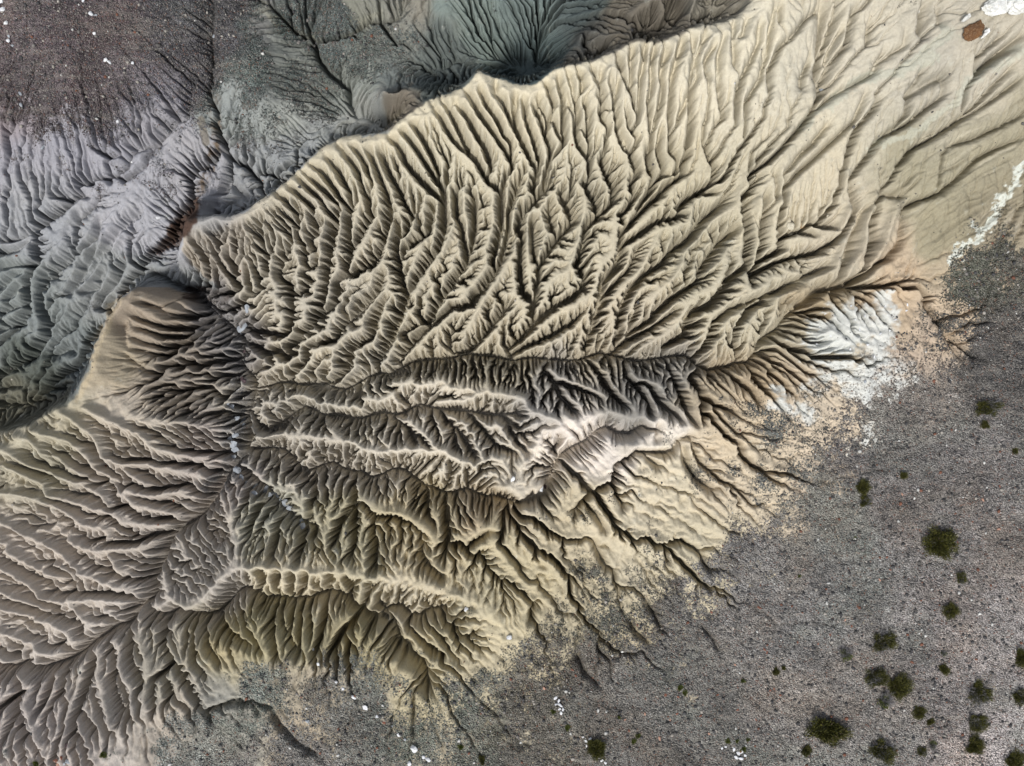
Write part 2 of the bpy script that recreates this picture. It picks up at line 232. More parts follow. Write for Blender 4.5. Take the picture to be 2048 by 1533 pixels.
VH = {
'A': '''930,1060 1000,1090 1100,1060|660,1060 800,1150 870,1130|1290,870 1220,940 1150,1010 1100,1080|1240,800 1290,870|1370,700 1400,640 1440,540|1380,700 1360,860 1290,870|1620,1030 1680,1150 1800,1220 1900,1330 1920,1440|1640,1050 1690,1180 1680,1330 1640,1400|1700,1350 1800,1450|470,1510 560,1440 640,1440|400,1440 620,1410|620,1330 680,1340|1090,1090 1060,1200 900,1320|790,1260 800,1330|60,1130 40,950''',
'B': '''640,1050 700,1130 780,1230 800,1300|750,1060 830,1180 860,1260|870,1110 930,1250 980,1380 1010,1480|960,1130 1030,1290 1100,1400 1120,1480|1010,980 1100,1090 1130,1180 1220,1290 1330,1400 1400,1450|1110,960 1200,1060 1260,1160 1330,1260 1400,1370|1190,900 1260,1010 1330,1150 1380,1280|1320,740 1380,830 1440,940 1480,1010 1560,1090 1660,1180 1740,1330 1830,1400|1400,720 1460,820 1530,960 1600,1100 1650,1170|1500,740 1590,860 1640,960 1720,1080 1760,1200|1570,640 1630,740 1680,830 1740,920 1800,1000 1860,1090 1920,1200|1680,640 1720,760 1800,870 1850,980 1930,1060|1790,560 1800,680 1860,770 1930,920|1820,700 1880,830 1930,920 1990,1030|1950,690 1910,810 1930,920|550,1130 640,1240 690,1340|440,1190 520,1250 600,1370 660,1460|380,1240 470,1330 560,1410 640,1480|260,1330 370,1440 480,1520|170,1390 270,1480|320,1270 420,1370 520,1460''',
'C': '''340,600 370,700 400,780|430,540 440,640 470,760 460,900 470,1010|500,530 540,680 570,800 580,900 640,1000|470,650 510,770 560,870 560,1000 580,1070 650,1170|580,530 610,620 590,680|680,500 720,590 760,690|740,500 735,560 715,600|730,700 760,770 800,800|740,800 750,880 800,920|610,740 650,850 640,960|280,720 310,800 350,880 340,940|350,830 400,900 440,1000 465,1030|250,770 300,880 330,980 370,1080 370,1150|170,720 190,870 240,1010 280,1160 300,1200|120,690 100,850 150,1000 200,1100|0,690 60,780 100,920 160,1040 220,1150 280,1250|860,410 900,520 950,640 990,720 980,790|960,350 960,480 970,600 945,640|1050,340 1060,430 1030,560 1030,700 1010,850|1130,340 1105,480 1110,610 1090,720 1100,860 1105,970|1220,360 1190,460 1180,570 1190,640 1170,760 1130,900 1105,990|1340,280 1300,420 1270,520 1250,640 1250,780 1245,950 1250,1090|1410,270 1430,400 1400,600 1400,800 1400,890 1370,1060|1500,260 1440,400 1440,560 1360,740 1290,900|1580,300 1500,450 1530,570|1640,260 1600,400 1600,560 1620,740 1640,850 1580,900|1720,120 1715,300 1725,480|1810,130 1780,250 1740,270|1990,100 1980,280 1950,440 1900,570 1800,740 1800,850|1910,180 1900,300 1830,440 1770,560 1740,700 1730,850|2030,380 1970,500 1975,660|870,550 850,700 870,870 920,1050 970,1180 1000,1270|820,560 840,760 860,940 900,1070|930,820 950,950 1010,1010|740,1200 780,1290 830,1390 830,1460|1110,1030 1080,1120 1090,1240 1130,1310|1180,940 1150,1100 1190,1260|1250,1110 1310,1190 1290,1260 1130,1310 1100,1400 1000,1530|1380,1100 1330,1200 1340,1270 1200,1370 1130,1500|1500,1060 1530,1160 1570,1230 1560,1330 1400,1420 1300,1530|1850,1150 1830,1300 1850,1480''',
'D': '''250,20 210,170 190,330|270,20 270,150|560,40 450,130 400,210 270,330 200,480 200,600|620,0 600,280 575,500 600,640 510,800 440,900 300,1060|500,420 430,550 430,650|820,50 780,200 760,320 680,400 600,600|740,170 670,330 640,430|930,170 910,320|1340,10 1310,100 1305,220 1330,260|1440,40 1440,170|1190,230 1190,320 1000,440 950,520 820,600 640,700 500,830|1040,370 960,470|1320,500 1230,660 1200,700|1470,570 1470,680 1200,900 1000,1000 900,1160 800,1270|1210,680 1200,820 1120,920 1010,1000|900,660 830,860 700,980 500,1170 330,1320|1000,720 930,820 830,940 800,1020 760,1120|620,900 520,1030 400,1150 300,1270|1960,490 1700,770 1450,960 1250,1070 1130,1210|2044,560 1800,740 1500,920 1300,1010|2044,830 1700,1000 1500,1060|2044,990 1730,1140 1600,1270 1450,1400 1230,1480 1200,1533|1900,250 1720,400 1720,530|2044,240 1850,400 1720,520|130,160 120,300|160,340 140,560|700,80 640,300|100,1150 120,1280 60,1370|230,1250 260,1340 250,1440|320,1290 300,1420''',
'E': '''620,50 480,170 380,230 270,320 250,450 270,560 240,600 190,700 190,900 150,1000 0,1060|560,200 545,400 520,520 460,580 320,650 290,780 290,870 340,1000 330,1110 200,1280|0,600 100,590 240,590|0,500 120,470 250,370|0,760 100,650 150,640|50,840 130,740 190,760|900,310 780,420 660,560 590,600|1000,230 940,270 880,330|730,640 720,750 600,780|0,400 120,400 260,330|410,90 500,100 620,80|420,170 460,190 480,170|0,940 60,900 180,880|0,1150 60,1100 150,1000|330,760 340,680 420,640|1270,850 1330,900 1420,960|1240,940 1380,970|1030,850 1160,910 1240,970|960,960 1100,1010 1230,1050 1400,1040|1000,1040 1120,1080 1200,1110|930,1090 1020,1150 1140,1170|870,1010 920,1190 1000,1200 1140,1240|890,1220 970,1300 1080,1360 1170,1390|940,1340 1060,1350|700,400 620,600 560,700 500,790|720,250 700,360 620,440|840,370 740,500 640,640 560,740|930,270 840,370|1010,200 930,270|1590,560 1700,680 1740,760|1560,620 1600,750|1500,560 1430,450 1380,380|1800,620 1830,780|1700,560 1720,700|1850,600 1900,700|1730,640 1640,500|900,580 860,700 760,800 720,900|840,820 790,900|400,1250 480,1200 560,1230''',
'F': '''640,180 610,320 580,480 560,640 540,800 520,900 460,1000 280,1190|480,300 440,420 490,500 480,620|860,90 880,240 740,480 700,650 640,700 620,860 520,960|720,180 720,330 720,490|1020,200 1010,300 970,450 880,580 760,660|1080,270 1070,450 1090,620 1140,800 1160,880|1340,150 1300,350 1120,470 1090,560|1410,50 1420,290 1380,460 1250,640 1140,800 1080,1000 990,1180 930,1290|1540,280 1590,540 1490,700 1370,870 1310,990 1100,1080|1640,150 1640,300 1600,500|1840,130 1830,300 1780,540 1760,640 1610,870 1480,900 1290,1040|1980,170 1960,300 1880,480 1700,760 1620,850|1960,560 1990,780 2040,820|980,640 920,790 780,930 690,1010 620,1130 480,1170|1000,830 920,960 880,1120 740,1200 720,1320 640,1420 450,1480|1870,900 1790,980 1740,1060 1600,1210 1500,1230|1290,1040 1190,1150 1080,1280|200,640 300,760 310,920 270,1080|1500,60 1510,240''',
'G': '''1800,60 1810,300 1800,520 1840,700|1330,220 1130,270 980,380 890,440 860,600 760,700 740,860|1640,110 1500,240 1380,400 1250,480 1180,580 1080,640 960,760 900,880 880,950|1770,280 1600,430 1470,620 1450,700 1270,820 1150,920 1100,990 930,1100|1700,560 1640,760 1560,860 1400,930 1350,1100 1200,1180|620,0 700,130 720,230 630,290 620,400 560,590 620,680|470,120 540,260 380,430 290,590 260,850|130,0 60,200 50,400 0,560|330,20 170,200 160,330 160,560 150,760 210,810|640,700 560,800 380,900 250,1000 160,1120 60,1200|650,870 520,1010 300,1130 100,1220 40,1280|1000,480 960,600 820,740 770,830|2040,770 1840,850 1700,900 1560,1000 1500,1180 1440,1250|1260,940 1100,1050 940,1130 740,1290|230,250 240,430 260,560|360,200 380,330|1000,60 940,160|1180,60 1020,200 940,300|1600,50 1420,60 1340,120''',
'H': '''790,0 800,60 830,170 790,250|1010,80 870,200 840,280 790,350 760,450 740,560 700,690 630,770|1180,160 1170,300 1150,420 1050,540 900,600 830,680 700,740|1230,130 1180,160|1000,60 1180,80|960,200 930,300 950,400 910,480 910,580|0,100 30,400 30,600 60,710|60,130 130,300 130,430 90,560 60,710|170,60 150,300|270,380 260,480 100,560|560,480 250,560 90,640|600,600 300,740 150,850 50,890 0,960|700,330 480,280|560,370 400,350|1330,800 1350,900 1450,1030|1470,1060 1600,1270|1500,1100 1700,1260|1000,870? '''.replace('|1000,870? ',''),
'J': '''1060,140 1120,220|450,950 440,1080|760,890 760,1100 770,1250 730,1350|900,1140 910,1300 900,1450|1280,880 1290,1050 1350,1130|1490,420 1560,520 1640,640|1600,340 1700,440 1800,560 1950,610|1380,320 1480,420 1500,560|1150,440 1200,540|800,60 780,180|0,1150 60,1000|150,1380 180,1250 200,1150|340,1400 380,1260 380,1150|1420,1000 1440,1200 1420,1350|1620,1270 1750,1180 1840,1200|750,1000 650,1120 620,1230|1230,1330 1290,1430 1400,1520''',
'K': '''330,20 400,90 530,130 740,200|400,100 450,200 540,300|740,60 840,200 900,250|960,80 1090,230 1100,340|1100,130 1180,250 1330,360|1270,60 1330,190 1380,330 1430,380|1480,210 1490,370|1400,50 1480,200 1600,270 1700,300|700,890 830,820 850,700 940,650 1000,600 1130,610 1270,600 1300,520 1390,480|690,890 760,1000 830,1100|850,900 900,1000|620,970 700,1060 760,1150|1200,1290 1230,1400|1200,1290 1320,1250 1450,1330 1540,1480|690,1260 750,1400|30,1290 150,1450|1340,560 1360,680 1430,790 1560,880|560,1030 600,960 690,890|1150,480 1160,400|440,520 390,590|1080,640 1150,700|1700,60 1840,160 1900,250|0,340 120,420 200,540|60,400 130,540 200,600|1750,550 1760,620 1850,700 1960,760''',
'M': '''1230,690 1270,770 1350,880 1450,1060 1500,1130 1620,1090 1700,1060 1800,1080|1480,1180 1430,1100|1540,1240 1520,1150|1400,1130 1330,1060|700,730 650,900 600,1050 540,1200 560,1330|950,560 960,750 1030,880 1060,950|400,880 350,1030 270,1160|830,640 850,850 920,1000 940,1150|60,1300 110,1170 110,1060|150,930 130,1120 190,1300|200,970 0,1100|580,1120 700,1250|1240,820 1120,900|1230,930 1250,1040|820,870 850,1000 900,1130|1370,560 1350,700|1400,600 1420,760 1500,880|1500,500 1520,680 1600,780|1590,400 1680,560 1830,650''',
'N': '''0,1060 150,1120 200,1240 330,1360 520,1480|0,1080 60,1160|0,560 80,700|160,480 170,600 190,720|220,400 260,560|310,380 290,560 330,700|370,380 360,560 350,720|430,400 450,580|550,380 520,560 480,680|760,480 680,540 620,650|830,370 870,460 900,520|960,430 1000,520|1080,600 1060,700|1150,640 1110,780|1190,930 1190,1050 1190,1300|1300,660 1400,720|60,120 100,180|200,120 190,190|300,130 310,280|400,130 400,220 340,290|580,150 570,240 550,290|700,170 740,230 720,300|880,240 850,330|940,290 950,380|1000,300 980,380''',
'O': '''30,1490? '''.replace('30,1490? ','')+'''1460,490 1440,600|1470,500 1560,620 1610,700|1340,60 1450,170 1560,270|1070,320 1130,420 1180,540|930,450 1000,560 1100,640|560,700 620,860 740,960|240,360 220,480''',
}
RH = {
'I': '''440,290 560,370 700,480 770,590 780,640 900,700 980,760 1090,830|640,280 740,330 900,410 1080,500 1130,570 1280,610 1480,640|240,410 330,470 480,510 600,570 700,660 710,710|60,460 200,480 290,560 340,620 450,640 560,730 650,760|0,560 100,610 220,690 390,750 520,810 620,830 720,790 760,740|620,830 760,900 850,1010 930,1100 1100,1130 1280,1130|0,710 160,740 350,840 390,920 560,960 720,1010 850,1020|0,890 200,920 400,980 560,1070 640,1130 820,1160|0,1090 130,1160 270,1230 420,1300 540,1400 620,1480|0,1180 60,1290 160,1370 280,1440 450,1500|800,1310 1000,1300 1160,1250 1300,1200|540,1240 680,1320 820,1320 900,1450|900,690 1060,690 1300,730 1480,760|960,880 1160,920 1350,880|920,900 1000,970 1150,1010 1300,1050''',
'M': '''0,70 130,130 260,210 340,300 540,350 560,390 680,470 790,500|0,240 150,300 350,360|0,370 150,400 290,450 430,490 530,560 580,620|0,530 130,580 250,620 330,690 450,710|0,720 80,760 180,810 280,780|450,60 620,120 800,190 960,240|540,320 760,310 950,330|720,530 740,700 740,850 790,1080 830,1200|860,570 850,700 940,900 980,1100|210,900 210,1050 270,1200 300,1300|430,800 420,950 300,1150|1030,580 1090,700 1100,850 1060,1000|1370,370 1250,260 1230,210''',
'F': '''940,240 850,400 720,600|1080,270 970,460|960,590 1030,700 990,850 970,1010 1000,1100|640,680 740,700 880,640|480,180 570,260 500,480 480,640|350,480 370,600 340,700 400,850|170,560 180,760 190,960|620,1170 620,1300 580,1420|1500,300 1400,460 1200,800|1560,60 1570,250 1600,400|1760,60 1800,300 1720,500|1940,200 1920,400 1890,560 1760,760 1600,1040|1420,1000 1600,780 1760,600|850,1060 730,1100 620,1180 480,1190|1250,450 1200,600''',
'G': '''560,560 480,640 340,740|620,130 600,300 560,480 560,600|1200,60 1100,220 930,420|840,270 830,500 720,620 700,780 500,920|1370,200 1370,300 1160,340 1060,560 980,700|1700,180 1500,300 1340,480 1290,640 1080,860|1780,320 1740,560 1560,760 1380,860 1240,1080 1000,1220|680,830 560,960|90,220 110,500 120,760|200,260 190,480 180,620|2000,830 1980,1000 1900,1130|1540,1010 1480,1180''',
'H': '''760,200 700,330 500,380 300,420|790,300 700,480 640,620 400,700|870,330 860,480 740,620|1110,150 1020,420 930,560|960,90 880,280 860,480|180,260 200,460|90,130 100,400 60,560''',
'J': '''850,210 960,230 1050,170 1180,60|1060,330 1160,360 1290,470 1400,570 1560,680|1330,250 1560,240 1730,160 2000,200|560,380 620,400 660,480|760,910 850,940 960,1010 1180,1060 1300,1160 1360,1240''',
'K': '''200,290 400,360 520,490|560,140 740,190|960,60 1150,90|470,330 560,420''',
}
def parse(d):
    out=[]
    for k,s in d.items():
        ox,oy=TILE[k]
        for l in s.split('|'):
            l=l.strip()
            if l: out.append([(ox+float(p.split(',')[0])/3.65,oy+float(p.split(',')[1])/3.65) for p in l.split()])
    return out
def hit(z,px,py):
    """world point of the (final, metre) surface z seen at a photo pixel"""
    ny,nx=z.shape; px=np.atleast_1d(np.asarray(px,float)); py=np.atleast_1d(np.asarray(py,float))
    found=np.zeros(px.shape,bool); res=np.zeros(px.shape)-8
    for zz in np.arange(10,-7,-.04):
        X=(px-CX)/FPX*(CAMH-zz);Y=-(py-CY)/FPX*(CAMH-zz)
        ix=np.clip(((X+XE)/(2*XE)*(nx-1)).round().astype(int),0,nx-1);iy=np.clip(((Y+YE)/(2*YE)*(ny-1)).round().astype(int),0,ny-1)
        m=(~found)&(z[iy,ix]>=zz); res[m]=z[iy,ix][m]; found|=m
        if found.all(): break
    return (px-CX)/FPX*(CAMH-res), -(py-CY)/FPX*(CAMH-res), res
def stampw(shape,P,amp,sig,dx):
    ny,nx=shape; H=np.zeros(shape); R=int(sig*3/dx)+1
    for (x,y) in P:
        cx=(x+XE)/dx; cy=(y+YE)/dx; i0,i1=max(0,int(cx)-R),min(nx,int(cx)+R+1); j0,j1=max(0,int(cy)-R),min(ny,int(cy)+R+1)
        if i0>=i1 or j0>=j1: continue
        xx=(np.arange(i0,i1)-cx)*dx; yy=(np.arange(j0,j1)-cy)*dx
        g=amp*np.exp(-(xx[None,:]**2+yy[:,None]**2)/(2*sig*sig))
        H[j0:j1,i0:i1]=np.maximum(H[j0:j1,i0:i1],g)
    return H
def stamp(z,lines,amp,sig,dx):
    P=[]
    for l in lines:
        d=dens(l,4); X,Y,_=hit(z*VS,[p[0] for p in d],[p[1] for p in d]); P+=list(zip(X,Y))
    return stampw(z.shape,P,amp,sig,dx)
# erodibility: (px, py, radius px, K)
KS=[(1000,450,300,1.),(700,600,200,1.3),(1200,600,250,1.1),(1500,600,150,.9),(1000,800,200,1.2),(560,750,120,1.6),(600,900,150,1.4),(390,700,70,1.5),(400,800,60,1.4),(330,600,40,.3),(300,1100,200,.75),(100,1200,200,.75),(100,950,120,.6),(200,1350,150,.8),(700,1080,200,1.1),
(240,700,60,.18),(210,780,50,.15),(1100,200,150,.4),(1300,200,150,.35),(1500,200,200,.3),(1700,300,200,.3),(1900,280,150,.35),(2000,400,100,.3),(1800,100,200,.3),(900,260,120,.5),(700,340,100,.6),(1250,880,80,.45),(1150,880,80,.45),(1050,940,80,.6),
(600,1170,150,.7),(800,1190,100,.6),(600,1260,150,.9),(850,1270,100,.8),(1100,1100,150,.55),(1300,1100,150,.4),(1200,1250,150,.3),(1400,1000,150,.4),(1500,860,120,.4),(1550,700,80,.6),(1700,680,90,.55),(1800,900,200,.06),(1900,1200,300,.04),(1600,1200,200,.06),(1500,1400,250,.05),(1100,1450,200,.08),(800,1430,150,.1),(600,1400,120,.12),(500,1340,80,.12),(400,1400,40,.6),(470,1410,30,.5),(570,1440,40,.5),(450,1500,120,.06),(300,1500,80,.1),(1950,600,150,.2),(2000,900,200,.05),
(200,80,200,.08),(300,250,150,.4),(100,300,150,.35),(100,420,100,.5),(150,600,150,.6),(550,100,200,.25),(800,100,200,.3),(1000,60,150,.4),(650,250,120,.35),(500,330,80,.6),(1300,40,150,1.)]
STREAK=[(1950,330,150,1.),(1850,400,90,.9),(2000,420,80,1.),(2000,200,120,.7),(1750,250,120,.4),(1600,280,120,.25),(1500,150,120,.12),(1300,200,200,.06),(1000,500,500,.01),(1600,500,100,.05),(1750,450,50,.3),(1850,520,40,.3),(1800,600,60,.02),(1700,80,100,.25),(1900,100,80,.4),(300,700,500,.01),(1300,1100,400,.01),(1900,900,200,.01),(300,1300,300,.01)]
GS=[(1000,600,400,1.15),(1000,900,300,1.1),(300,1100,300,1.15),(200,1350,200,.9),(1400,250,200,.9),(1600,150,200,.6),(1800,200,200,.42),(1950,350,150,.4),(1700,350,120,.6),(1600,480,150,1.),(100,500,250,.65),(300,300,200,.65),(100,200,150,.55),(600,150,200,.6),(900,60,200,.7),(1300,50,100,1.),(700,1100,200,1.),(1300,1000,200,.9),(1700,800,200,.8),(1700,1300,300,.7),(240,700,70,.6)]
def kmap(PX,PY,S,lin=False):
    num=np.zeros(PX.shape); den=np.zeros(PX.shape)+1e-9
    for px,py,r,k in S:
        w=np.exp(-((PX-px)**2+(PY-py)**2)/(2*(r*.45)**2))+1e-7/(1+((PX-px)**2+(PY-py)**2)/1e5); num+=w*(k if lin else math.log(k)); den+=w
    return num/den if lin else np.exp(num/den)
def pixmap(z):
    ny,nx=z.shape; X,Y=np.meshgrid(np.linspace(-XE,XE,nx),np.linspace(-YE,YE,ny)); h=CAMH-z
    return X/h*FPX+CX, CY-Y/h*FPX
def build(level=2):
    rng=np.random.default_rng(5)
    z=base_surface(601,461); nx,ny,dx=601,461,.1
    z0=z.copy()
    HV=stamp(z0,parse(VH),.44,.095,dx); HR=stamp(z0,parse(RH),.32,.14,dx)
    RM=np.maximum(stampw(z.shape,[W(*p) for l in RIDGES[:3] for p in dens(l,4)],1.,.2,dx),stampw(z.shape,[W(*p) for l in RIDGES[3:] for p in dens(l,4)],.55,.16,dx))
    PX,PY=pixmap(z0*VS); KM=kmap(PX,PY,KS)*(1-.8*RM)
    z=z-HV*np.clip(KM*1.6,.08,1)+HR-stampw(z.shape,[W(*p) for l in VALLEYS[:7] for p in dens(l,4)],.7,.2,dx)-stampw(z.shape,[W(*p) for l in VALLEYS[7:] for p in dens(l,4)],.3,.2,dx)
    z=z+.13*vnoise(rng,ny,nx,7,3,.7)*np.clip((KM-1.0)/.35,0,1)+.03*vnoise(rng,ny,nx,12,4,.7)
    zi=z.copy()
    sched=[(601,461,.1,8,.3,.002),(1201,921,.05,22,.95,.0014),(1501,1151,.04,10,.4,.0004)]
    for L in range(level):
        nx,ny,dx,steps,KT,DT=sched[L]
        K=resize(KM,ny,nx)
        z=resize(z,ny,nx)+vnoise(rng,ny,nx,[8,6,5][L],3,.65)*[.05,.085,.016][L]*np.clip(K,.3,1)
        fixed=np.zeros(z.shape,bool)
        fixed[0]=fixed[-1]=fixed[:,0]=fixed[:,-1]=True
        for l in VALLEYS[:7]:
            D=dens(l,1.0)
            for p in D:
                x,y=W(*p); j,i=int(round((y+YE)/dx)),int(round((x+XE)/dx))
                if 0<=j<ny and 0<=i<nx: fixed[j,i]=True; z[j,i]=p[2]-.72-.2*L
        K=K*np.exp(.3*vnoise(rng,ny,nx,20,4))
        z,A=erode(z,fixed,K,np.full(z.shape,1.),dx,steps,KT,DT,seed=L,jit=.5)
    def low(a,rad):
        f=max(1,int(rad/dx/4)); sm=resize(blur(a,f),ny//f,nx//f) if f>1 else a
        n=int(2*(rad/(dx*f))**2)
        return resize(blur(sm,n),ny,nx)
    zb=resize(z0,ny,nx); e=z-zb
    l1=low(e,1.0); l2=low(e,.2); l3=blur(e,3)
    G=kmap(*pixmap(VS*(zb+l1)),GS)
    hp=G*(1.5*(l2-l1)+3.0*(e-l2)+1.5*(e-l3))
    hp=np.where(hp>0,.8*np.tanh(hp/.8),1.2*np.tanh(hp/1.2))
    zf=VS*(zb+l1)+hp
    # narrow incised runnels along the traced gullies
    def groove(tiles, amp, sig, var=.35):
        nonlocal zf
        P=[]
        for l in parse({k:VH[k] for k in tiles}):
            d=wig([(p[0],p[1],0) for p in l],1.6,7.); d=dens(d,1.5); n=len(d); X,Y,_=hit(zf,[p[0] for p in d],[p[1] for p in d])
            t=np.linspace(0,1,n); a=amp*np.minimum(1,np.minimum(t*5,(1-t)*6)+.25)*(1+var*(rng.random()-.5)*2)
            P+=list(zip(X,Y,a))
        H=np.zeros((ny,nx)); R=int(sig*3/dx)+1
        for x,y,a in P:
            cx=(x+XE)/dx; cy=(y+YE)/dx; i0,i1=max(0,int(cx)-R),min(nx,int(cx)+R+1); j0,j1=max(0,int(cy)-R),min(ny,int(cy)+R+1)
            if i0>=i1 or j0>=j1: continue
            r2=((np.arange(i0,i1)-cx)*dx)[None,:]**2+((np.arange(j0,j1)-cy)*dx)[:,None]**2
            H[j0:j1,i0:i1]=np.maximum(H[j0:j1,i0:i1],a*np.exp(-np.sqrt(r2)/sig*1.1))
        zf=zf-H
    groove('BCD',.5,.10); groove('FGH',.55,.13); groove('E',.3,.10); groove('JKM',.4,.09); groove('NO',.3,.09); groove('A',.22,.08)
    D0=np.zeros((ny,nx))
    for l,a,sg in (([(1656,-10),(1650,80),(1644,140),(1652,172)],.9,.32),([(1815,192),(1850,168),(1890,145)],.6,.13),([(1955,140),(1985,118),(2030,90)],.6,.15),([(1846,60),(1858,25),(1868,0)],.35,.2)):
        d=dens(l,4); X,Y,_=hit(zf,[p[0] for p in d],[p[1] for p in d]); D0=np.maximum(D0,stampw((ny,nx),list(zip(X,Y)),a,sg,dx))
    zf=zf-D0
    # fine wash streaks on the long upper right slope
    PXf,PYf=pixmap(zf); XX,YY=np.meshgrid(np.linspace(-XE,XE,nx),np.linspace(-YE,YE,ny))
    SM=kmap(PXf,PYf,STREAK,True); st=np.zeros((ny,nx))
    wob=.35*vnoise(rng,ny,nx,60,3)
    for (ln,wd,am) in ((3.2,.34,.5),(1.8,.17,.35),(1.0,.09,.2)):
        u=(XX*.83+YY*.55)/ln+40; v=(-XX*.55+YY*.83+wob)/wd+400
        g=rng.standard_normal((1400,100)); u0=np.floor(u).astype(int)%99; v0=np.floor(v).astype(int)%1399; fu=u-np.floor(u); fv=v-np.floor(v); fu=fu*fu*(3-2*fu); fv=fv*fv*(3-2*fv)
        st+=am*((g[v0,u0]*(1-fu)+g[v0,u0+1]*fu)*(1-fv)+(g[v0+1,u0]*(1-fu)+g[v0+1,u0+1]*fu)*fv)
    zf=zf-.12*SM*np.abs(st)
    info_st=st*SM
    return zf,dx,{'ero':resize(zi,ny,nx)-z,'A':A,'hp':hp,'st':info_st}

# ================= scene =================
R = random.Random(11)
rg = np.random.default_rng(21)
Z, DX, INFO = build(3)
NY, NX = Z.shape
ERO = INFO['ero']
# fine surface roughness, real relief
def s2l(c):
    c = np.asarray(c, float)/255
    return np.where(c <= .04045, c/12.92, ((c+.055)/1.055)**2.4)
PX, PY = pixmap(Z)
wx = PX+22*vnoise(rg, NY, NX, 50, 4); wy = PY+22*vnoise(rg, NY, NX, 40, 4)
def field(S, X, Y, k=.45):
    nc = len(S[0])-3
    num = np.zeros((nc,)+X.shape); den = np.full(X.shape, 1e-12)
    for s in S:
        d2 = (X-s[0])**2+(Y-s[1])**2
        w = np.exp(-d2/(2*(s[2]*k)**2))+1e-6/(1+d2/1e4)
        den += w
        for i in range(nc): num[i] += w*s[3+i]
    return num/den
def poly_mask(P, X, Y):
    m = np.zeros(X.shape, bool)
    for i in range(len(P)):
        (x0, y0), (x1, y1) = P[i], P[(i+1) % len(P)]
        if y0 == y1: continue
        m ^= ((y0 > Y) != (y1 > Y)) & (X < (x1-x0)*(Y-y0)/(y1-y0)+x0)
    return m
SOIL = [(1100,200,150,202,192,160),(900,300,150,198,188,156),(700,340,100,192,182,152),(1300,150,150,204,194,164),(1500,100,150,200,192,165),(1700,100,150,190,182,158),(1900,150,120,182,174,152),(1600,350,150,192,182,152),(1850,350,120,158,150,118),(1950,280,120,156,148,118),(1980,400,80,148,138,106),(1880,440,60,152,142,108),(1400,450,200,184,174,142),(1100,500,200,184,174,144),(850,500,200,182,172,144),(650,550,150,176,168,148),(1250,640,150,190,176,146),(1500,600,150,184,174,144),(1700,450,120,184,172,144),
 (600,700,120,184,174,150),(520,800,100,174,166,150),(1000,640,150,188,176,146),
 (230,700,60,170,155,125),(300,640,80,158,142,120),(350,720,90,150,138,122),(420,650,60,130,126,126),(450,520,80,168,158,142),(430,440,50,150,150,150),(470,700,60,140,134,130),
 (100,880,100,170,162,135),(50,960,100,172,164,140),(250,880,100,184,172,152),(300,1000,150,176,164,150),(100,1100,150,180,168,154),(150,1250,150,182,172,160),(380,1100,100,170,162,150),(420,900,80,170,158,148),
 (200,1380,120,178,168,156),(80,1430,100,184,172,162),(330,1330,80,170,162,142),(350,1420,80,176,162,142),
 (700,800,120,184,176,156),(900,850,120,196,186,166),(1100,800,100,176,170,160),(1300,770,100,150,146,138),(1200,880,80,226,214,200),(1100,920,80,222,210,194),(1320,870,60,226,214,196),(1450,760,80,184,166,132),(1000,950,80,204,192,166),(800,900,80,196,186,166),(650,900,80,180,170,152),
 (560,1060,80,168,164,142),(700,1070,100,176,166,128),(850,1050,100,186,170,128),(1000,1000,60,190,166,122),(1100,1040,100,186,172,136),(600,1150,100,196,182,148),(800,1180,100,198,184,150),(550,1250,80,168,158,114),(700,1260,80,164,152,106),(450,1290,60,168,154,108),(850,1280,80,186,172,128),(950,1250,60,196,182,140),(950,1350,60,190,176,136),(1050,1150,100,186,172,130),(1200,1080,100,196,182,146),(1350,1060,100,200,186,148),(1450,1080,60,204,188,150),(1150,1230,80,184,170,132),(1300,1000,100,206,192,158),(1500,950,100,202,184,150),(1600,850,100,204,184,152),(1500,850,80,196,176,140),(1550,780,60,190,164,122),(1620,620,60,166,144,104),(1800,570,80,192,166,128),(1900,620,80,194,170,136),(1750,620,60,184,160,124),(1900,560,60,176,158,124),(1850,700,60,190,166,138),(2000,450,60,160,146,116),
 (600,1400,100,168,156,130),(450,1450,100,150,148,136),(300,1480,60,160,150,136),(600,1450,60,176,156,124),(1650,1000,80,184,166,140),(1900,800,100,170,156,140)]
SOIL_OUT = [(150,60,150,126,112,112),(0,150,80,140,120,120),(350,60,100,112,108,110),(60,200,80,170,158,164),(250,230,100,160,158,168),(150,320,120,168,168,180),(350,330,80,172,172,180),(250,400,100,176,178,188),(100,450,100,168,172,178),(200,560,100,156,162,164),(60,600,100,142,152,152),(150,680,80,132,142,142),(60,740,60,96,106,100),(60,790,60,120,118,98),(120,820,60,130,128,110),
 (460,60,60,132,134,132),(520,150,60,108,114,110),(500,230,60,160,168,164),(480,330,60,168,172,176),(580,330,60,166,172,174),(560,250,60,172,178,170),(620,120,60,134,140,132),(640,60,60,100,108,104),(720,60,60,140,142,126),(680,160,60,150,158,150),(720,230,50,166,170,164),(800,100,60,128,138,134),(800,50,50,150,150,136),(900,120,60,110,122,118),(870,20,60,150,146,130),(960,50,60,130,150,144),(1050,100,60,84,104,106),(1050,30,60,120,140,138),(1150,30,60,96,112,112),(1200,110,50,118,114,104),(1300,40,60,128,120,104),(1180,80,40,96,98,94),(1420,20,40,150,144,126),(810,220,40,138,128,110)]
